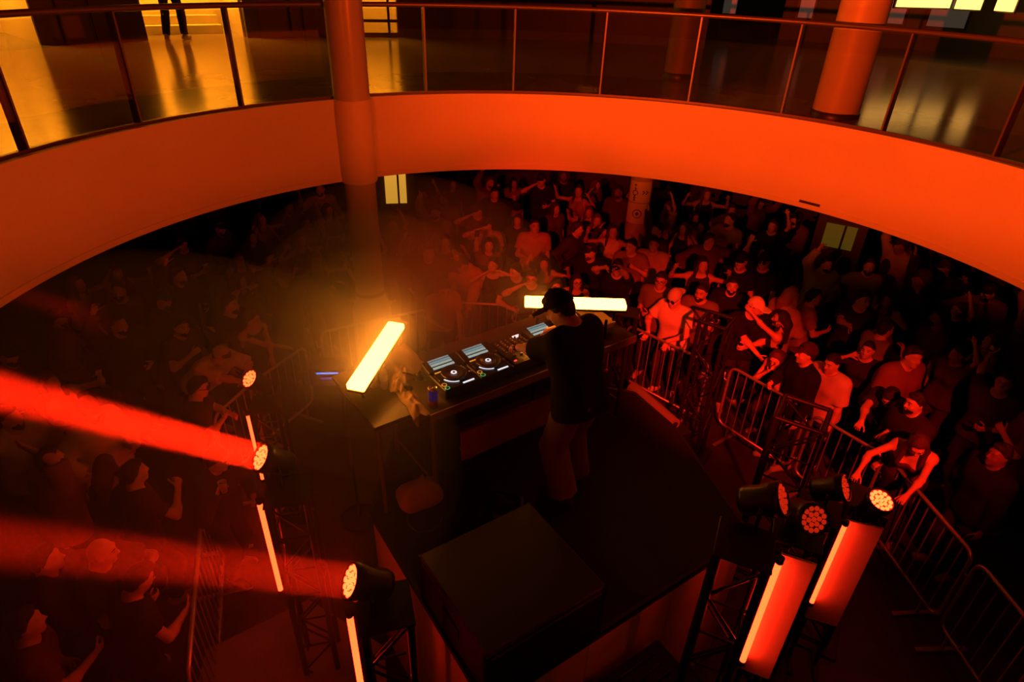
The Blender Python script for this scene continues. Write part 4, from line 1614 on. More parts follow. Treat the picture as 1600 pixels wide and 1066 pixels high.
    # ---- top garment
    top = sp.get('top', 'tee')
    if top:
        e = {'tee': .022, 'tank': .010, 'strapless': .010, 'shirt': .022, 'jacket': .034, 'hoodie': .040}[top]
        e *= sp.get('loose', 1.0)
        G = Field()
        for ((hh, x), r) in torso:
            ee = e * (1.0 if hh > .2 else 1.25)
            G.cone(P(hh, -x), P(hh, x), r * s + ee, r * s + ee, .08 * s)
        hem = sp.get('hem', -.10)
        if top not in ('tank', 'strapless'):
            G.cone(P(-.10, -.085), P(-.10, .085), g(.118, .122) * fat * s + e, g(.118, .122) * fat * s + e, .07)
            if hem < -.12:
                G.cone(P(hem - .03, -.085), P(hem - .03, .085), .125 * fat * s + e, .125 * fat * s + e, .07)
        if top != 'strapless':
            G.cone(P(.485, -sw, -.01), P(.485, sw, -.01), .055 * s + e * .8, .055 * s + e * .8, .07 * s)
        for x in (-1, 1):
            if fem:
                G.ell(P(.345, x * .072, .078), .058 * s + e * .7, k=.04)
            else:
                G.ell(P(.385, x * .075, .055), np.array((.075, .05, .06)) * s + e * .7, k=.05)
        G.plane(P(hem), -up)
        if top in ('tee', 'shirt'):
            fr = sp.get('sleeve', .68)
            for nm_ in 'LR':
                a, b = J['sh' + nm_], J['el' + nm_]
                G.cone(a + (b - a) * .02, a + (b - a) * fr, .056 * s * armr + e * .9, .050 * s * armr + e * 1.25, .03, flat=True)
            G.ell(P(.585, 0, .025), .082 * s, k=.006, sub=True)
        elif top in ('jacket', 'hoodie'):
            for nm_ in 'LR':
                a, b, w = J['sh' + nm_], J['el' + nm_], J['wr' + nm_]
                G.cone(a, b, .058 * s * armr + e * .8, .048 * s * armr + e * .75, .03)
                G.cone(b, b + (w - b) * .96, .048 * s * armr + e * .75, .034 * s * armr + e * .6, .025, flat=True)
            if top == 'hoodie':
                G.ell(P(.54, 0, -.075), np.array((.11, .07, .07)) * s, k=.03)
            else:
                G.cone(P(.52, -.05, -.02), P(.56, -.05, -.02), .05 * s, .045 * s, .03)
                G.cone(P(.52, .05, -.02), P(.56, .05, -.02), .05 * s, .045 * s, .03)
            G.ell(P(.60, 0, .04), .080 * s, k=.006, sub=True)
        elif top == 'tank':
            G.ell(P(.60, 0, .05), .125 * s, k=.006, sub=True)
            G.ell(P(.56, 0, -.06), .09 * s, k=.006, sub=True)
            for x in (-1, 1):
                G.cone(P(.36, x * .235, 0), P(.6, x * .205, 0), .085 * s, .105 * s, .006, sub=True)
        if top == 'strapless':
            G.plane(P(.375), up)
        out['top'] = ({'tee': 'tshirt', 'tank': 'tank_top', 'strapless': 'strapless_top', 'shirt': 'shirt', 'jacket': 'jacket',
                       'hoodie': 'hooded_top'}[top], G.polygonise(hc, wr_, sp.get('seed', 1)), 'cloth')
    # ---- trousers or skirt
    bot = sp.get('bottom', 'trousers')
    G = Field()
    e = .016 * sp.get('baggy', 1.0)
    if bot in ('trousers', 'shorts'):
        G.cone(P(0, -.08), P(0, .08), g(.112, .122) * fat * s + .012, g(.112, .122) * fat * s + .012, .08)
        G.cone(P(.08, -.07), P(.08, .07), .105 * fat * s + .010, .105 * fat * s + .010, .06)
        for x in (-1, 1):
            G.ell(P(-.03, x * .075, -.06), .088 * s + .014, k=.05)
        G.plane(P(.09), up)
        for nm_ in 'LR':
            hip, kn, an = J['hip' + nm_], J['kn' + nm_], J['an' + nm_]
            G.cone(hip, kn, g(.084, .088) * s + e, .056 * s + e * 1.2, .05)
            if bot == 'trousers':
                G.cone(kn, kn + (an - kn) * .97, .056 * s + e * 1.2, .042 * s + e * 1.8, .03, flat=True)
                G.cone(kn + (an - kn) * .2 - fw * .01, kn + (an - kn) * .5, .056 * s + e, .05 * s + e, .03)
    else:
        G.cone(P(.06, 0), V3(*(J['knL'] + J['knR']) / 2) + V3(0, 0, sp.get('skirt_end', .05)), .15 * s, .22 * s, .03, flat=True)
        G.cone(P(0, -.08), P(0, .08), .14 * s, .14 * s, .08)
        G.plane(P(.09), up)
    out['bottom'] = ({'trousers': 'trousers', 'shorts': 'shorts'}.get(bot, 'skirt'), G.polygonise(hc, wr_, sp.get('seed', 1) + 50), 'cloth')
    # ---- shoes
    if sp.get('shoes', True):
        for nm_ in 'LR':
            G = Field()
            an, td = J['an' + nm_], J['td' + nm_]
            z0 = V3(0, 0, -.045 * s)
            G.cone(an + z0 - td * .04 * s, an + z0 + td * .16 * s, .046 * s, .038 * s, .03)
            G.cone(an + z0 + td * .02 * s, an + td * .01 * s, .046 * s, .044 * s, .03)
            G.cone(an + z0 + V3(0, 0, -.018) - td * .045 * s, an + z0 + V3(0, 0, -.018) + td * .17 * s, .042 * s, .040 * s, .015)
            G.plane(V3(0, 0, .004), V3(0, 0, -1))
            out['shoes' + nm_] = ('shoe', G.polygonise(hc), 'cloth')
    # ---- hair, beard, cap, glasses
    hair = sp.get('hair', 'short')
    if hair and hair != 'bald':
        G = Field()
        ex = {'short': .012, 'buzz': .006, 'long': .018, 'bun': .014, 'curly': .032, 'bob': .022}[hair]
        G.ell(Q(0, -.008, .012), (np.array((.074, .094, .116)) + ex) * hs, HR, .02)
        G.plane(Q(0, .075, .086), hf2 * .76 - hz2 * .65)
        G.plane(Q(0, 0, -.075 if hair in ('short', 'buzz', 'bun', 'curly') else -.10), -hz2)
        if hair == 'short':
            G.ell(Q(0, .045, .095), np.array((.062, .05, .034)) * hs, HR, .02)
        if hair in ('long', 'bob'):
            L = {'long': .34, 'bob': .17}[hair]
            bk = -fw2 * .055 * s
            G.cone(Q(0, -.05, 0), Q(0, -.075, -.08) + bk * .4, .085 * hs, .080 * hs, .03)
            G.cone(Q(0, -.075, -.08) + bk * .4, Q(0, -.075, -.08) + bk - V3(0, 0, L - .10) * s, .085 * hs, .055 * hs, .04)
            for x in (-1, 1):
                a = Q(x * .066, .018, .045)
                b = Q(x * .085, .010, -.07)
                G.cone(a, b, .026 * hs, .034 * hs, .02)
                G.cone(b, b + fw2 * .02 * s - V3(0, 0, L * .62) * s + rt2 * x * .02 * s, .034 * hs, .024 * hs, .03)
        if hair == 'bun':
            G.ell(Q(0, -.085, .085), .045 * hs, k=.02)
        out['hair'] = ('hair', G.polygonise(min(hc, .014), .007 if hair != 'buzz' else .002, 3), 'hair')
    if sp.get('beard'):
        G = Field()
        G.ell(Q(0, .027, -.060), (np.array((.056, .066, .060)) + .007) * hs, HR, .02)
        G.ell(Q(0, .070, -.106), (np.array((.026, .022, .02)) + .006) * hs, HR, .02)
        G.plane(Q(0, .04, -.040), hz2 * .8 + hf2 * .0)
        G.ell(Q(0, .105, -.064), np.array((.024, .03, .012)) * hs, HR, .004, sub=True)
        out['beard'] = ('beard', G.polygonise(min(h, .010)), 'hair')
    cap = sp.get('cap')
    if cap:
        G = Field()
        y = -1 if cap == 'back' else 1
        G.ell(Q(0, -.006, .018), (np.array((.074, .094, .116)) + .020) * hs, HR, .02)
        G.plane(Q(0, .0, .038), -hz2 + hf2 * .12 * y)
        G.ell(Q(0, y * .125, .040), np.array((.078, .085, .0095)) * hs, HR, .008)
        G.ell(Q(0, 0, .152), .011 * hs, k=.006)
        out['cap'] = ('cap', G.polygonise(min(h, .0095)), 'cloth')
    gl = sp.get('glasses')
    if gl:
        mb = MB()
        for x in (-1, 1):
            c_ = Q(x * .034, .106, .006)
            R_ = Matrix([list(r_) for r_ in np.stack([hx2, hz2, hf2], 1)])
            if gl == 'dark':
                mb.lathe([(.001, -.004), (.027 * hs, -.004), (.029 * hs, 0), (.027 * hs, .004), (.001, .005)], 16, R_, c_)
            else:
                mb.lathe([(.024 * hs, -.003), (.028 * hs, -.003), (.028 * hs, .003), (.024 * hs, .003), (.024 * hs, -.003)], 16, R_, c_, closed=True)
            mb.tube(Q(x * .060, .098, .010), Q(x * .080, -.01, .012), .0032, 6)
        mb.tube(Q(-.008, .111, .010), Q(.008, .111, .010), .003, 6)
        out['glasses'] = ('glasses', mb, 'tinted lens')
    if sp.get('eyes', True):
        for x in (-1, 1):
            R_ = Matrix([list(r_) for r_ in np.stack([hx2, hz2, hf2], 1)])
            out['eye%d' % x] = ('eye', MB().lathe([(.0068 * hs, -.003), (.0060 * hs, .0015), (.001, .0028)], 8, R_, Q(x * .031, .0915, .008)), 'eye dark')
            out['eyebrows%d' % x] = ('eyebrow', MB().path([Q(x * .016, .0985, .029), Q(x * .032, .0965, .036), Q(x * .050, .081, .031)], .0036 * hs, 5), 'hair')
    return out, J


def person(sp, loc, face, label, group=None, h=.0105, z0=0.0):
    """build a figure, place it at loc facing the direction of the point face; colours in sp"""
    rz = math.atan2(-(face[0] - loc[0]), face[1] - loc[1]) + math.radians(sp.get('turn', 0))
    M = Matrix.Translation((loc[0], loc[1], z0)) @ Matrix.Rotation(rz, 4, 'Z')
    Mi = M.inverted()
    sp = dict(sp)
    for q in ('handL', 'handR', 'footL', 'footR'):
        if sp.get(q) is not None and sp.get('world', True):
            sp[q] = np.array(Mi @ Vector(sp[q]))
    for q in ('hdirL', 'hdirR', 'palmL', 'palmR'):
        if sp.get(q) is not None and sp.get('world', True):
            sp[q] = np.array(Mi.to_3x3() @ Vector(sp[q]))
    parts, J = build_figure(sp, h)
    root = None
    cols = {'top': sp.get('c_top', (.03, .03, .03)), 'bottom': sp.get('c_bottom', (.03, .03, .035)), 'shoes': sp.get('c_shoes', (.4, .4, .4)),
            'hair': sp.get('c_hair', (.022, .015, .011)), 'cap': sp.get('c_cap', (.02, .02, .02)), 'beard': sp.get('c_hair', (.022, .015, .011)),
            'eyebrows': sp.get('c_hair', (.022, .015, .011))}
    for key, (nm_, geo, m) in parts.items():
        me = geo.mesh(nm_, m) if isinstance(geo, MB) else np_mesh(nm_, [geo], m)
        if key == 'body':
            root = link('person', me)
            root.matrix_basis = M
            tag(root, label, 'person', group)
        else:
            o = link(nm_, me, root)
            ck = key.rstrip('-1LR')
            if ck in cols:
                o.color = (*cols[ck], 1)
    root['_wr'] = 0
    del root['_wr']
    JW = {k: M @ Vector(v) for k, v in J.items() if k[:2] in ('wr', 'el', 'sh') or k.startswith('palm')}
    for k in ('fdL', 'fdR', 'pnL', 'pnR', 'sdL', 'sdR'):
        JW[k] = M.to_3x3() @ Vector(J[k])
    return root, JW


def phone(J, hand, label):
    o = empty('phone', J['palm' + hand], 0, label, 'phone')
    pn, fd = J['pn' + hand], J['fd' + hand]
    sd = fd.cross(pn)
    o.matrix_basis = Matrix.Translation(J['palm' + hand] + pn * .006 + fd * .03) @ Matrix((sd, fd, pn)).transposed().to_4x4()
    MB().box((0, 0, 0), (.072, .15, .008), bevel=.003).build('case', 'black plastic', o)
    MB().box((0, 0, .0045), (.066, .142, .001)).build('screen', 'tinted lens', o)
    return o


def cup(J, hand, label):
    o = empty('paper_cup', J['palm' + hand] - Vector((0, 0, .05)), 0, label, 'cup')
    MB().lathe([(.001, 0), (.028, 0), (.037, .11), (.039, .112), (.037, .114), (.034, .108), (.026, .006), (.001, .006)], 20, closed=True).build('wall', 'paper cup', o)
    MB().lathe([(.0355, .111), (.040, .112), (.0355, .115), (.0345, .112)], 20, closed=True).build('rim', 'paper cup', o)
    return o

# ---------------------------------------------------------------- the performer
STG = Vector((.4, 4.4, 0))
G_ = Field()                         # body of the plastic bag on the deck: a slumped pillow with tied top
for y_ in (-.055, .055):
    G_.cone((-.10, y_, .085), (.10, y_, .085), .082, .082, .07)
G_.cone((-.07, 0, .17), (.07, 0, .17), .062, .062, .07)
G_.cone((.02, .01, .22), (.04, .02, .26), .026, .016, .04)
link('bag_body', np_mesh('bag_body', [G_.polygonise(.011, .004, 4)], 'bag film'), bg)
dj_hand = at(806, 543, 2.73)
dj_hand2 = T(1.34, .26, .19)
dj, J = person(dict(exact=True, reach=1.14, H=1.86, lean=15, turn=4, twist=8, head_pitch=26, head_yaw=24, handL=dj_hand, handR=dj_hand2, armL=((0, 0, 0), (.9, .25, -.6), None, .4), armR='front',
                    palmL=(0, 0, -1), palmR=(0, 0, -1), curlL=.45, curlR=.5, cap='front', hair='short', top='tee', loose=1.6, hem=-.11, sleeve=.82,
                    c_top=(.012, .012, .012), c_bottom=(.20, .15, .10), baggy=2.6, c_cap=(.012, .012, .012), c_shoes=(.05, .05, .05),
                    stance=.13, step=.06, skin='skin', wrinkle=.006),
               Vector((.53, 3.88, 0)), Vector((.53 - .6, 3.88 + .8, 0)),
               'performer in black cap and oversized black T-shirt at the players', h=.0085, z0=ZS)
wb = empty('wristwatch', J['wrL'], 0, 'dark watch on the performer\'s outstretched left wrist', 'watch')
wb.rotation_euler = frame_z(J['fdL']).to_euler()
MB().lathe([(.031, -.012), (.034, -.012), (.034, .012), (.031, .012), (.031, -.012)], 20, closed=True).build('strap', 'black plastic', wb)
MB().lathe([(.018, 0), (.018, .008), (.001, .008)], 16, Matrix.Rotation(math.pi / 2, 3, 'Y'), (.032, 0, 0)).build('dial', 'tinted lens', wb)


def rail(x, y, dz=0.0):
    """wrist point just above a barrier rail seen at a pixel"""
    return at(x, y, 1.10 + dz)


F = STG
# ---------------------------------------------------------------- right side
p1 = at(1047, 458, 1.74)
person(dict(H=1.78, lean=13, head_pitch=24, handL=at(1043, 533, 1.10), handR=at(1013, 518, 1.10), armL='rail', armR='rail',
            hdirL=(-.35, -.35, -.85), hdirR=(-.45, -.30, -.85), palmL=(-.5, -.6, -.4), palmR=(-.5, -.6, -.4), curlL=.35, curlR=.35, cap='back', glasses='dark', hair='buzz', beard=False,
            top='tee', loose=1.3, c_top=(.80, .74, .68), c_bottom=(.05, .045, .05), c_cap=(.55, .50, .46), c_shoes=(.6, .55, .5), px=0, py=0),
       Vector((p1.x + .22, p1.y + .22, 0)), Vector((.9, 6.2, 0)), 'man in pale T-shirt, cap and dark glasses leaning on the barrier')
p = at(1085, 452, 1.72)
_, J = person(dict(H=1.74, lean=6, head_pitch=8, head_yaw=-6, armL='phone', armR='front', hair='short', beard=True, top='shirt', loose=1.2,
                   c_top=(.18, .15, .13), skin='skin tan', curlR=.6), Vector((p.x + .20, p.y + .22, 0)), F,
              'bearded man with a phone behind the man in pale T-shirt')
phone(J, 'L', 'phone in the hand of the bearded man')
p = at(1038, 425, 1.76)
person(dict(H=1.78, lean=5, head_pitch=14, armL='cross', armR='down', hair='short', glasses='clear', top='shirt', c_top=(.16, .14, .13), skin='skin tan'),
       Vector((p.x, p.y + .05, 0)), F, 'man with clear glasses standing behind the leaning capped man')
# couple
p = at(1182, 468, 1.76)
pm_ = Vector((p.x - .03, p.y + .10, 0))
person(dict(H=1.82, lean=10, turn=30, head_pitch=24, head_yaw=38, armL='cross', handR=at(1192, 566, 1.08), armR='front', cap='front',
            hair='buzz', beard=True, top='tee', loose=1.6, c_top=(.012, .012, .012), c_cap=(.85, .80, .76), c_bottom=(.02, .02, .02), sleeve=.85),
       pm_, Vector((2.2, 5.6, 0)), 'man in white cap and black T-shirt hugging a woman')
pw_ = Vector((pm_.x + .40, pm_.y - .20, 0))
person(dict(sex='f', H=1.66, lean=2, handL=at(1172, 486, 1.66), armL='head', handR=at(1216, 505, 1.60), armR='head', hair='long', head_yaw=10, head_pitch=6,
            top='tank', c_top=(.02, .02, .02), c_bottom=(.03, .03, .035), c_hair=(.03, .017, .01)),
       pw_, Vector((pm_.x - .05, pm_.y + .02, 0)), 'woman in dark tank top with raised arm around the capped man')
p = at(1222, 550, 1.42)
_, J = person(dict(sex='f', H=1.64, lean=24, drop=.14, head_pitch=34, head_yaw=4, handL=at(1212, 583, 1.12), handR=at(1200, 580, 1.12), armL='phone', armR='phone',
                   palmL=(.1, -.2, 1), palmR=(-.1, .2, 1), hair='long', top='tank', c_top=(.012, .012, .012), c_bottom=(.03, .03, .03), c_hair=(.10, .045, .02)),
              Vector((p.x + .20, p.y + .18, 0)), Vector((1.2, 5.2, 0)), 'long haired woman in black tank top bent over her phone at the barrier')
phone(J, 'R', 'phone held by the woman in black tank top')
p = at(1222, 458, 1.76)
person(dict(H=1.80, lean=8, turn=150, hair='bob', c_hair=(.30, .20, .13), top='hoodie', c_top=(.50, .40, .34), armL='cross', armR='cross', eyes=False),
       Vector((p.x + .10, p.y + .10, 0)), F, 'fair haired person in pale hooded top seen from behind, beside the white cap')
p = at(1252, 470, 1.55)
person(dict(H=1.70, lean=4, turn=120, hair='short', top='shirt', c_top=(.34, .26, .22), armL='down', armR='front'),
       Vector((p.x + .15, p.y + .1, 0)), F, 'person in light brown shirt behind the pale hooded top')
p = at(1274, 542, 1.77)
person(dict(H=1.80, lean=4, turn=-6, head_pitch=10, head_yaw=-10, cap='front', hair='short', top='jacket', c_top=(.012, .012, .012), c_cap=(.06, .025, .02),
            armL='down', armR='front', c_bottom=(.015, .015, .015)),
       Vector((p.x, p.y + .02, 0)), Vector((1.4, 5.8, 0)), 'man in dark jacket and cap standing behind the truss tower')
p = at(1300, 600, 1.3)
person(dict(H=1.70, lean=6, top='shirt', loose=1.8, c_top=(.62, .55, .50), hair='short', armL='down', armR='down', sleeve=.9, head_pitch=20),
       Vector((p.x + .02, p.y + .08, 0)), F, 'person in loose white shirt half hidden by the dark jacket')
# leaning person at the barrier with pale forearm
p = at(1375, 640, 1.30)
person(dict(H=1.74, lean=40, drop=.05, head_pitch=34, handL=at(1362, 698, 1.13), handR=at(1330, 690, 1.13), armL='rail', armR='rail', hair='short', top='tee',
            loose=1.4, c_top=(.03, .03, .03), c_bottom=(.03, .03, .03), sleeve=.6, hdirL=(-.5, -.4, -.6), hdirR=(-.5, -.4, -.6)),
       Vector((p.x + .48, p.y + .42, 0)), Vector((2.2, 3.9, 0)), 'person in black T-shirt stretching a bare arm over the right barrier')
p = at(1444, 618, 1.72)
person(dict(H=1.76, lean=8, turn=0, head_yaw=-4, head_pitch=8, hair='short', beard=True, top='jacket', c_top=(.03, .025, .025), armL='rail', armR='down'),
       Vector((p.x + .05, p.y + .02, 0)), Vector((2.0, 4.9, 0)), 'dark haired man in profile behind the bare shouldered woman')
p = at(1414, 672, 1.58)
pw = Vector((p.x + .26, p.y + .06, 0))
person(dict(sex='f', H=1.74, lean=22, drop=.0, head_pitch=60, head_yaw=14, handR=at(1341, 738, 1.12), handL=at(1398, 800, 1.12), armL='rail', armR='rail',
            curlL=.8, curlR=.8, hair='long', c_hair=(.07, .03, .016), top='strapless', c_top=(.10, .03, .03), bottom='skirt', skirt_end=-.25,
            c_bottom=(.02, .018, .018)), pw, Vector((2.3, 3.1, 0)), 'bare shouldered woman in strapless top leaning on the right barrier')
# right crowd
p = at(1352, 458, 1.76)
person(dict(H=1.80, lean=4, turn=40, head_yaw=30, hair='short', top='tee', c_top=(.03, .03, .03), handR=at(1325, 508, 1.50), armR='wave', armL='down', curlR=.15, spreadR=.35,
            palmR=(-.6, -.8, .2)), Vector((p.x, p.y + .05, 0)), F, 'man in dark T-shirt waving an open hand in the right crowd', h=.012)
p = at(1373, 505, 1.70)
person(dict(H=1.72, lean=6, turn=160, hair='short', top='shirt', c_top=(.22, .24, .16), armL='front', armR='drink', eyes=False), Vector((p.x + .08, p.y + .05, 0)), F,
       'man in grey green shirt seen from behind in the right crowd', h=.013)
p = at(1392, 565, 1.74)
person(dict(H=1.82, lean=10, turn=80, fat=1.25, hair='short', top='tee', loose=1.7, c_top=(.22, .10, .08), armL='down', armR='down', eyes=False, sleeve=.9),
       Vector((p.x + .36, p.y + .36, 0)), F, 'broad person in brick red T-shirt in the right crowd', h=.013)
p = at(1330, 560, 1.40)
person(dict(H=1.64, lean=8, hair='short', top='tee', c_top=(.03, .03, .03), handR=at(1327, 556, 1.42), armR='wave', armL='down', curlR=.1, spreadR=.4, palmR=(-.6, -.8, .1),
            turn=15, sex='f'), Vector((p.x + .25, p.y + .1, 0)), F, 'person in black raising an open palm above the right barrier', h=.012)
p = at(1577, 585, 1.72)
_, J = person(dict(H=1.76, lean=4, turn=25, head_pitch=-8, hair='short', top='tee', c_top=(.08, .06, .05), handR=at(1556, 528, 1.78), armR='high', armL='front', curlR=.7),
              Vector((p.x, p.y, 0)), F, 'man at the right edge lifting a bottle overhead', h=.012)
bt = empty('beer_bottle', J['palmR'] - Vector((0, 0, .06)), 0, 'small brown bottle raised at the right edge', 'bottle')
MB().lathe([(.001, 0), (.026, 0), (.028, .006), (.028, .12), (.013, .165), (.012, .205), (.001, .206)], 16, closed=True).build('body', 'tinted lens', bt)
MB().lathe([(.0285, .045), (.0288, .046), (.0288, .10), (.0285, .101)], 16, closed=True).build('label_band', 'sign', bt)
p = at(1590, 640, 1.6)
person(dict(H=1.78, lean=6, turn=-30, fat=1.2, hair='short', top='tee', loose=1.6, c_top=(.20, .07, .055), armL='drink', armR='down', sleeve=.9), Vector((p.x + .25, p.y - .1, 0)), F,
       'person in rust red T-shirt cut off by the right edge', h=.013)
p = at(1530, 730, 1.55)
_, J = person(dict(H=1.74, lean=5, hair='short', top='jacket', c_top=(.012, .012, .012), handR=at(1524, 748, 1.25), armR='drink', armL='down', skin='skin dark', eyes=False),
              Vector((p.x + .30, p.y + .12, 0)), F, 'dark figure in black jacket holding out a cup at right', h=.013)
cup(J, 'R', 'paper cup held out by the dark figure at right')
# pair in caps
p = at(1163, 396, 1.77)
person(dict(H=1.80, lean=4, head_pitch=6, cap='front', hair='buzz', top='tee', c_top=(.012, .012, .012), armL='down', armR='down'), Vector((p.x, p.y, 0)), F,
       'man in black cap, left of a capped pair in the back right crowd', h=.013)
p = at(1199, 396, 1.77)
person(dict(H=1.80, lean=4, head_pitch=4, cap='back', glasses='dark', hair='buzz', top='tee', c_top=(.012, .012, .012), armL='down', armR='up'), Vector((p.x, p.y, 0)), F,
       'man with cap and dark glasses, right of a capped pair in the back right crowd', h=.013)
p = at(1140, 440, 1.72)
person(dict(H=1.72, lean=4, head_pitch=4, head_yaw=20, hair='short', beard=True, top='jacket', c_top=(.015, .013, .012), armL='down', armR='front'), Vector((p.x + .14, p.y + .2, 0)), F,
       'man in dark jacket standing between the truss and the white cap', h=.013)

# ---------------------------------------------------------------- middle back row along the barrier
H1 = .0125
p = at(902, 422, 1.66)
person(dict(sex='f', H=1.66, lean=8, head_pitch=10, head_yaw=25, hair='long', top='tank', c_top=(.02, .02, .02), armL='cross', armR='front', glasses='clear'),
       p, F, 'long haired woman with glasses behind the right bar', h=H1)
p = at(866, 430, 1.66)
person(dict(sex='f', H=1.65, lean=6, head_pitch=4, head_yaw=12, head_roll=-14, hair='long', top='tee', c_top=(.02, .02, .02), armL='down', armR='cross', glasses='clear'),
       p, F, 'woman with tilted head and glasses left of the performer\'s cap', h=H1)
p = at(831, 418, 1.70)
person(dict(H=1.72, lean=8, head_pitch=10, head_yaw=-10, hair='short', top='tee', c_top=(.02, .02, .02), armL='front', armR='head', glasses='clear'),
       p, F, 'man with glasses and one bare arm bent, in the middle back row', h=H1)
p = at(807, 408, 1.70)
person(dict(H=1.74, lean=10, head_pitch=16, head_yaw=-50, hair='short', top='tee', c_top=(.02, .02, .02), armL='down', armR='front'),
       p, F, 'man looking aside in the middle back row', h=H1)
p = at(770, 400, 1.68)
person(dict(sex='f', H=1.68, lean=4, head_pitch=-4, head_yaw=-25, hair='bun', top='tank', c_top=(.03, .03, .03), armL='head', armR='head'),
       p, F, 'woman with both elbows raised behind the middle barrier', h=H1)
p = at(752, 378, 1.66)
_, J = person(dict(sex='f', H=1.66, lean=4, head_pitch=4, hair='long', top='tee', c_top=(.20, .10, .07), handR=at(744, 362, 1.86), armR='up', armL='down', curlR=.6),
              Vector((p.x + .10, p.y + .25, 0)), F, 'woman holding a phone up high in the middle back crowd', h=H1)
phone(J, 'R', 'phone raised high in the middle back crowd')
p = at(712, 415, 1.60)
person(dict(H=1.78, lean=34, turn=-28, head_pitch=10, hair='short', top='hoodie', c_top=(.70, .34, .20), armL='rail', armR='rail', loose=1.2),
       Vector((p.x + .25, p.y + .55, 0)), Vector((-.6, 5.2, 0)), 'person in orange hooded top bending over the middle barrier', h=.0115)
p = at(690, 470, 1.35)
person(dict(H=1.68, lean=20, head_pitch=20, hair='curly', top='shirt', c_top=(.55, .28, .18), armL='rail', armR='front', c_hair=(.05, .025, .015)),
       Vector((p.x - .05, p.y + .25, 0)), F, 'curly haired person in orange shirt left of the middle barrier', h=H1)
p = at(955, 425, 1.68)
_, J = person(dict(H=1.76, lean=4, head_pitch=6, hair='short', top='tee', c_top=(.015, .015, .015), handL=at(966, 418, 1.78), handR=at(944, 418, 1.72), armL='up', armR='up', glasses='clear',
                   curlL=.7, curlR=.6), Vector((p.x + .15, p.y + .35, 0)), F, 'man with both bare forearms raised behind the right bar', h=H1)
phone(J, 'L', 'phone in the raised hands behind the right bar')
p = at(1024, 370, 1.74)
person(dict(H=1.76, lean=2, head_pitch=4, hair='short', top='tee', loose=1.5, c_top=(.42, .30, .26), armL='down', armR='down', skin='skin tan'), p, F,
       'person in light T-shirt standing in front of the notice column', h=.014)
p = at(990, 372, 1.74)
person(dict(H=1.76, lean=4, head_pitch=10, head_yaw=-30, hair='short', top='tee', loose=1.3, c_top=(.30, .20, .17), armL='drink', armR='down'), p, F,
       'person in faded T-shirt below the notice column', h=.014)
p = at(836, 345, 1.74)
person(dict(H=1.80, lean=2, head_yaw=12, hair='short', top='tee', loose=1.4, c_top=(.45, .26, .20), armL='down', armR='front', skin='skin tan'), p, F,
       'tall person in pale red T-shirt at the middle of the back crowd', h=.014)

# ---------------------------------------------------------------- left side
p = at(402, 484, 1.64)
person(dict(sex='f', H=1.66, lean=14, turn=-8, head_yaw=20, head_pitch=2, handL=at(427, 566, 1.10), handR=at(460, 546, 1.10), armL='rail', armR='rail', hair='bun',
            top='tank', c_top=(.015, .015, .015), c_bottom=(.02, .02, .02), curlL=.7, curlR=.5),
       Vector((p.x - .20, p.y + .05, 0)), Vector((-.6, 5.6, 0)), 'woman in black tank top with both hands on the left barrier')
p = at(367, 476, 1.76)
person(dict(H=1.78, lean=4, head_yaw=8, hair='short', beard=True, top='tee', c_top=(.015, .015, .015), armL='down', armR='down', skin='skin tan'),
       Vector((p.x - .22, p.y + .22, 0)), Vector((-.6, 6.2, 0)), 'dark haired man in profile behind the woman at the left barrier', h=.012)
p = at(345, 545, 1.40)
person(dict(H=1.76, lean=44, drop=.06, head_pitch=30, handL=at(383, 590, 1.12), handR=at(395, 600, 1.10), armL='rail', armR='rail', hair='short', cap='front', top='tee', loose=1.5,
            c_top=(.78, .70, .66), c_cap=(.5, .4, .4), sleeve=.9), Vector((p.x - .38, p.y + .10, 0)), Vector((-.6, 4.7, 0)),
       'person in white T-shirt doubled over the left barrier in the beam')
p = at(296, 528, 1.66)
person(dict(H=1.72, lean=6, head_pitch=20, hair='short', top='tee', c_top=(.05, .04, .04), armL='down', armR='drink', skin='skin tan', beard=True), Vector((p.x - .38, p.y + .42, 0)), F,
       'bearded man in dark T-shirt looking down in the left crowd', h=.013)
p = at(288, 600, 1.62)
person(dict(H=1.70, lean=8, head_pitch=24, turn=30, hair='short', top='tee', c_top=(.04, .03, .03), armL='front', armR='cross', glasses='dark'), Vector((p.x, p.y, 0)), F,
       'person with dark glasses above the bright beam at left', h=.013)
p = at(345, 732, 1.55)
_, J = person(dict(H=1.68, lean=10, hair='curly', head_pitch=24, head_yaw=10, top='jacket', c_top=(.03, .02, .02), handR=at(338, 772, 1.28), armR='drink', armL='front',
                   curlR=.85, palmR=(.3, -.2, -.3)), Vector((p.x - .22, p.y + .15, 0)), Vector((-.2, 3.6, 0)), 'curly haired person reaching a cup over the lower left barrier')
cup(J, 'R', 'paper cup held over the lower left barrier')
p = at(60, 730, 1.62)
person(dict(H=1.76, lean=8, turn=60, hair='short', top='shirt', loose=1.6, c_top=(.24, .12, .10), armL='front', handR=at(45, 702, 1.72), armR='high', sleeve=.9, eyes=False), Vector((p.x, p.y, 0)), F,
       'person in loose dark red shirt with a hand up at far left', h=.013)
p = at(150, 735, 1.60)
person(dict(sex='f', H=1.68, lean=10, turn=80, hair='long', c_hair=(.09, .035, .02), top='tank', c_top=(.03, .02, .02), armL='front', armR='down', eyes=False), Vector((p.x, p.y, 0)), F,
       'long haired woman in tank top seen from behind at left', h=.013)
p = at(236, 740, 1.58)
person(dict(H=1.70, lean=8, turn=40, hair='short', top='tee', c_top=(.06, .03, .03), armL='down', armR='drink', eyes=False), Vector((p.x - .22, p.y - .05, 0)), F,
       'person in dark T-shirt between the two red beams at left', h=.013)
p = at(132, 852, 1.66)
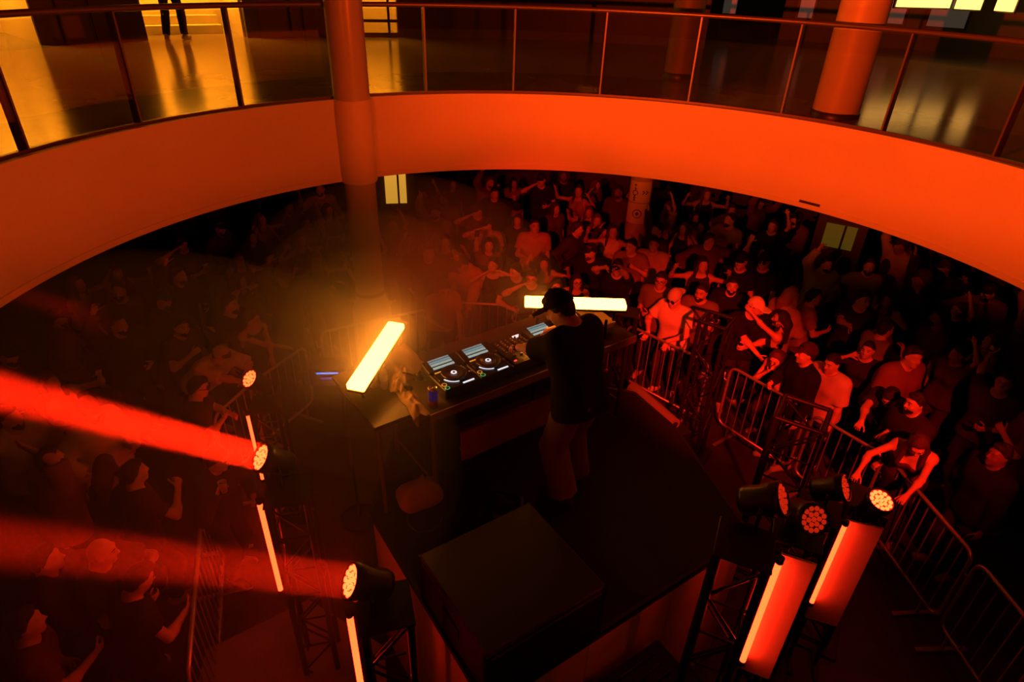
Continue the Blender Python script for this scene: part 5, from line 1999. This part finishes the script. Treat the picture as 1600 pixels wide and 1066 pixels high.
person(dict(H=1.72, lean=6, turn=-20, head_pitch=20, head_yaw=20, hair='bald', top='shirt', loose=1.3, c_top=(.03, .03, .03), armL='drink', armR='front', skin='skin'), Vector((p.x, p.y, 0)), F,
       'bald person caught in the lower red beam at left', h=.012)
p = at(190, 900, 1.55)
person(dict(H=1.68, lean=14, turn=20, head_pitch=40, hair='short', top='tee', loose=1.2, c_top=(.02, .02, .02), handL=at(190, 990, 1.05), armL='front', armR='front', sleeve=.5), Vector((p.x - .02, p.y - .14, 0)),
       F, 'person in black with a pale bare arm hanging, lower left', h=.012)
p = at(45, 880, 1.60)
person(dict(H=1.72, lean=8, turn=10, hair='short', top='jacket', c_top=(.05, .02, .02), armL='drink', armR='front', eyes=False), Vector((p.x, p.y, 0)), F,
       'person in dark jacket at the lower left edge under the beam', h=.014)
p = at(10, 985, 1.60)
person(dict(H=1.72, lean=8, turn=10, hair='short', top='tee', c_top=(.10, .03, .03), armL='down', armR='front', eyes=False), Vector((p.x, p.y, 0)), F,
       'dim person in the lower left corner', h=.014)

# ---------------------------------------------------------------- visitor on the upper gallery
p = at(287, 60, ZU)
person(dict(H=1.78, lean=1, turn=150, stance=.14, step=.10, hair='short', top='jacket', c_top=(.02, .02, .02), c_bottom=(.02, .02, .02), eyes=False),
       Vector((p.x, p.y - .3, 0)), F, 'visitor in dark trousers standing on the gallery before the lit steps', h=.016, z0=ZU)

# ---------------------------------------------------------------- the rest of the crowd: a dozen figures copied and turned
VAR = []
skins = ['skin', 'skin tan', 'skin', 'skin', 'skin dark', 'skin tan']
arms = ['down', 'front', 'drink', 'up', 'wave', 'cross', 'phone', 'high', 'head', 'hip']
vr = random.Random(11)
for i in range(14):
    fem = i % 2 == 1
    VAR.append(dict(sex='f' if fem else 'm', H=(1.66 if fem else 1.77) + vr.uniform(-.05, .06), lean=vr.uniform(0, 10), head_yaw=vr.uniform(-30, 30),
                    head_pitch=vr.uniform(0, 16), armL=vr.choice(arms[:7]), armR=vr.choice(arms), hair=vr.choice(['long', 'bun', 'long', 'bob'] if fem else ['short', 'short', 'buzz', 'curly']),
                    cap=vr.choice([None, None, None, 'front', 'back']) if not fem else None, beard=(not fem and vr.random() < .4),
                    top=vr.choice(['tee', 'tank', 'tank', 'shirt'] if fem else ['tee', 'tee', 'shirt', 'jacket', 'hoodie']), loose=vr.uniform(1, 1.6),
                    skin=skins[i % 6], shoes=False, eyes=False, twist=vr.uniform(-12, 12), step=vr.uniform(.02, .10), seed=i))
VM = []
for sp in VAR:
    parts, _ = build_figure(sp, .0165)
    VM.append({k: (n_, np_mesh(n_, [g_], m_)) for k, (n_, g_, m_) in parts.items()})

people_xy = [(o.matrix_basis.translation.x, o.matrix_basis.translation.y) for o in col.objects if o.name.startswith('person')]


def project(p):
    z = p[2] - EYE
    D = p[1] * math.cos(PITCH) - z * math.sin(PITCH)
    U = p[1] * math.sin(PITCH) + z * math.cos(PITCH)
    u, v = 977.8 * p[0] / D, -977.8 * U / D
    c_, s_ = math.cos(ROLL), math.sin(ROLL)
    return 800 + c_ * u - s_ * v, 533 + s_ * u + c_ * v


def hidden_by_ring(p):
    """does the ring stand between the camera and point p?"""
    d = Vector(p) - Vector((0, 0, EYE))
    # where the sight line comes down to the underside of the ring
    t = (ZB - EYE) / d.z if d.z < 0 else 9
    if t >= 1:
        return True
    q = Vector((0, 0, EYE)) + d * t
    return math.hypot(q.x - OX, q.y - OY) > RR


palette = [((.02, .02, .02), 'black'), ((.03, .03, .035), 'black'), ((.05, .045, .05), 'charcoal'), ((.10, .06, .05), 'dark brown'), ((.02, .02, .025), 'black'),
           ((.22, .12, .10), 'brown'), ((.40, .34, .30), 'grey'), ((.60, .55, .50), 'pale'), ((.14, .06, .05), 'maroon'), ((.30, .18, .13), 'tan')]
cr = random.Random(5)
spots = []
tries = 0
while tries < 9000 and len(spots) < 150:
    tries += 1
    x, y = cr.uniform(-9, 9.5), cr.uniform(1.6, 14.2)
    d0 = math.hypot(x - .5, y - 4.7)
    if d0 < 3.75 or math.hypot(x - OX, y - OY) > 10.6:
        continue
    if (x < -2.0 and y < 5.2 and x > -2.9) or (x > 2.4 and x < 4.6 and y < 3.6):
        continue
    px_, py_ = project((x, y, 1.6))
    if not (-40 < px_ < 1640 and 240 < py_ < 1080) or hidden_by_ring((x, y, 1.72)):
        continue
    if px_ > 1450 and py_ > 760:
        continue
    if math.hypot(x + 2.117, y - 8.24) < .75 or math.hypot(x - sx, y - sy) < .8:
        continue
    if any((x - a) ** 2 + (y - b) ** 2 < .64 ** 2 for (a, b) in people_xy) or any((x - a[0]) ** 2 + (y - a[1]) ** 2 < .64 ** 2 for a in spots):
        continue
    if min((Vector((x, y, 0)) - Vector((q_[0], q_[1], 0))).length for q_ in ((-2.2, 11.1), (5.5, 10.2))) < .75:
        continue
    near_bar = False
    for (a, b) in BARS:
        ab = b - a
        t = max(0, min(1, (Vector((x, y, 0)) - a).dot(ab) / ab.length_squared))
        near_bar = near_bar or (a + ab * t - Vector((x, y, 0))).length < .42
    if near_bar:
        continue
    spots.append((x, y))

GAR = {'tee': 'T-shirt', 'tank': 'tank top', 'shirt': 'shirt', 'jacket': 'jacket', 'hoodie': 'hooded top'}
HAIR = {'short': 'short hair', 'long': 'long hair', 'bun': 'hair in a bun', 'bob': 'bobbed hair', 'buzz': 'cropped hair', 'curly': 'curly hair'}
ARMW = {'up': 'one arm up', 'high': 'one arm up', 'wave': 'a hand raised', 'head': 'a hand at the head', 'phone': 'hands before the chest', 'front': 'hands before the chest',
        'drink': 'a hand at the chin', 'cross': 'an arm across the chest', 'hip': 'a hand on the hip', 'down': 'arms hanging'}
seen = {}
seen_objs = {}
ZONES = {'l': ('left crowd', 'left crowd'), 'nl': ('near left crowd', 'near left crowd'), 'm': ('middle crowd', 'middle back crowd'),
         'r': ('right crowd', 'right crowd')}
for (x, y) in spots:
    i = cr.randrange(len(VM))
    sp = VAR[i]
    px_, py_ = project((x, y, 1.6))
    zone = 'nl' if (px_ < 330 and py_ > 640) else 'l' if px_ < 600 else 'm' if px_ < 1030 else 'r'
    ct, cn_ = cr.choice(palette)
    cb_, _n = cr.choice(palette[:5])
    ch_ = cr.choice([(.022, .015, .011), (.03, .018, .012), (.05, .028, .016), (.12, .07, .035)])
    rz = math.atan2(-(STG.x - x), STG.y - y) + math.radians(cr.gauss(0, 28))
    row = 'front' if math.hypot(x - .5, y - 4.7) < 5.0 else 'middle' if math.hypot(x - .5, y - 4.7) < 6.6 else 'back'
    hw = 'a cap' if sp.get('cap') else HAIR[sp['hair']]
    lab = '%s %s, %s, %s, %s %s' % (cn_, GAR[sp['top']], hw, ARMW[sp['armR']], row, ZONES[zone][0])
    seen[lab] = seen.get(lab, 0) + 1
    root = None
    for key, (n_, me) in VM[i].items():
        if key == 'body':
            root = link('person', me)
            root.location = (x, y, 0)
            root.rotation_euler.z = rz
            s_ = cr.uniform(.96, 1.04)
            root.scale = (s_, s_, s_)
            tag(root, lab, 'person', 'dancers in the ' + ZONES[zone][0])
            seen_objs.setdefault(lab, []).append((px_, root))
        else:
            o = link(n_, me, root)
            o.color = (*(ct if key == 'top' else cb_ if key == 'bottom' else ch_ if key in ('hair', 'beard') else (.03, .03, .03)), 1)

for lab, lst in seen_objs.items():
    if len(lst) > 1:
        lst.sort(key=lambda q: q[0])
        names = ['leftmost', 'rightmost'] if len(lst) == 2 else ['leftmost', 'middle', 'rightmost'] if len(lst) == 3 else \
            ['leftmost', 'second', 'third', 'fourth', 'fifth'][:len(lst)]
        for (q, o), n_ in zip(lst, names):
            o['label'] = lab.replace(' crowd', ' crowd, ') + n_

# ================================================================== haze from the haze machine
def haze(name, c, r, density, label, aniso=.3, color=(1, 1, 1)):
    m = bpy.data.materials.new('haze ' + name)
    m.use_nodes = True
    nt = m.node_tree
    nt.nodes.clear()
    out = nt.nodes.new('ShaderNodeOutputMaterial')
    v = nt.nodes.new('ShaderNodeVolumeScatter')
    v.inputs['Density'].default_value = density
    v.inputs['Anisotropy'].default_value = aniso
    v.inputs['Color'].default_value = (*color, 1)
    nt.links.new(v.outputs[0], out.inputs['Volume'])
    mb = MB()
    n, k = 28, 16
    vs_, fs_ = [], []
    for i in range(k + 1):
        t = math.pi * i / k
        for j in range(n):
            f = 2 * math.pi * j / n
            vs_.append((r[0] * math.sin(t) * math.cos(f), r[1] * math.sin(t) * math.sin(f), r[2] * math.cos(t)))
    for i in range(k):
        for j in range(n):
            fs_.append((i * n + j, i * n + n + j, i * n + n + (j + 1) % n, i * n + (j + 1) % n))
    mb.add(vs_, fs_, True)
    o = mb.build('haze', m)
    o.location = c
    tag(o, label, 'haze', kind='stuff')
    return o


haze('left', (-2.35, 2.75, 2.80), (2.1, 1.75, 1.15), .07, 'thin haze left of the stage carrying the red beams')
haze('core', (-1.30, 4.55, 2.75), (.62, .85, .60), .30, 'dense warm haze close around the bright left bar')
haze('middle', (-1.30, 4.95, 2.60), (1.05, 1.25, .95), .20, 'warm glowing haze around the bright left bar')
haze('outer', (-1.1, 5.4, 2.4), (1.7, 1.9, 1.3), .09, 'wider veil of warm haze behind the table')
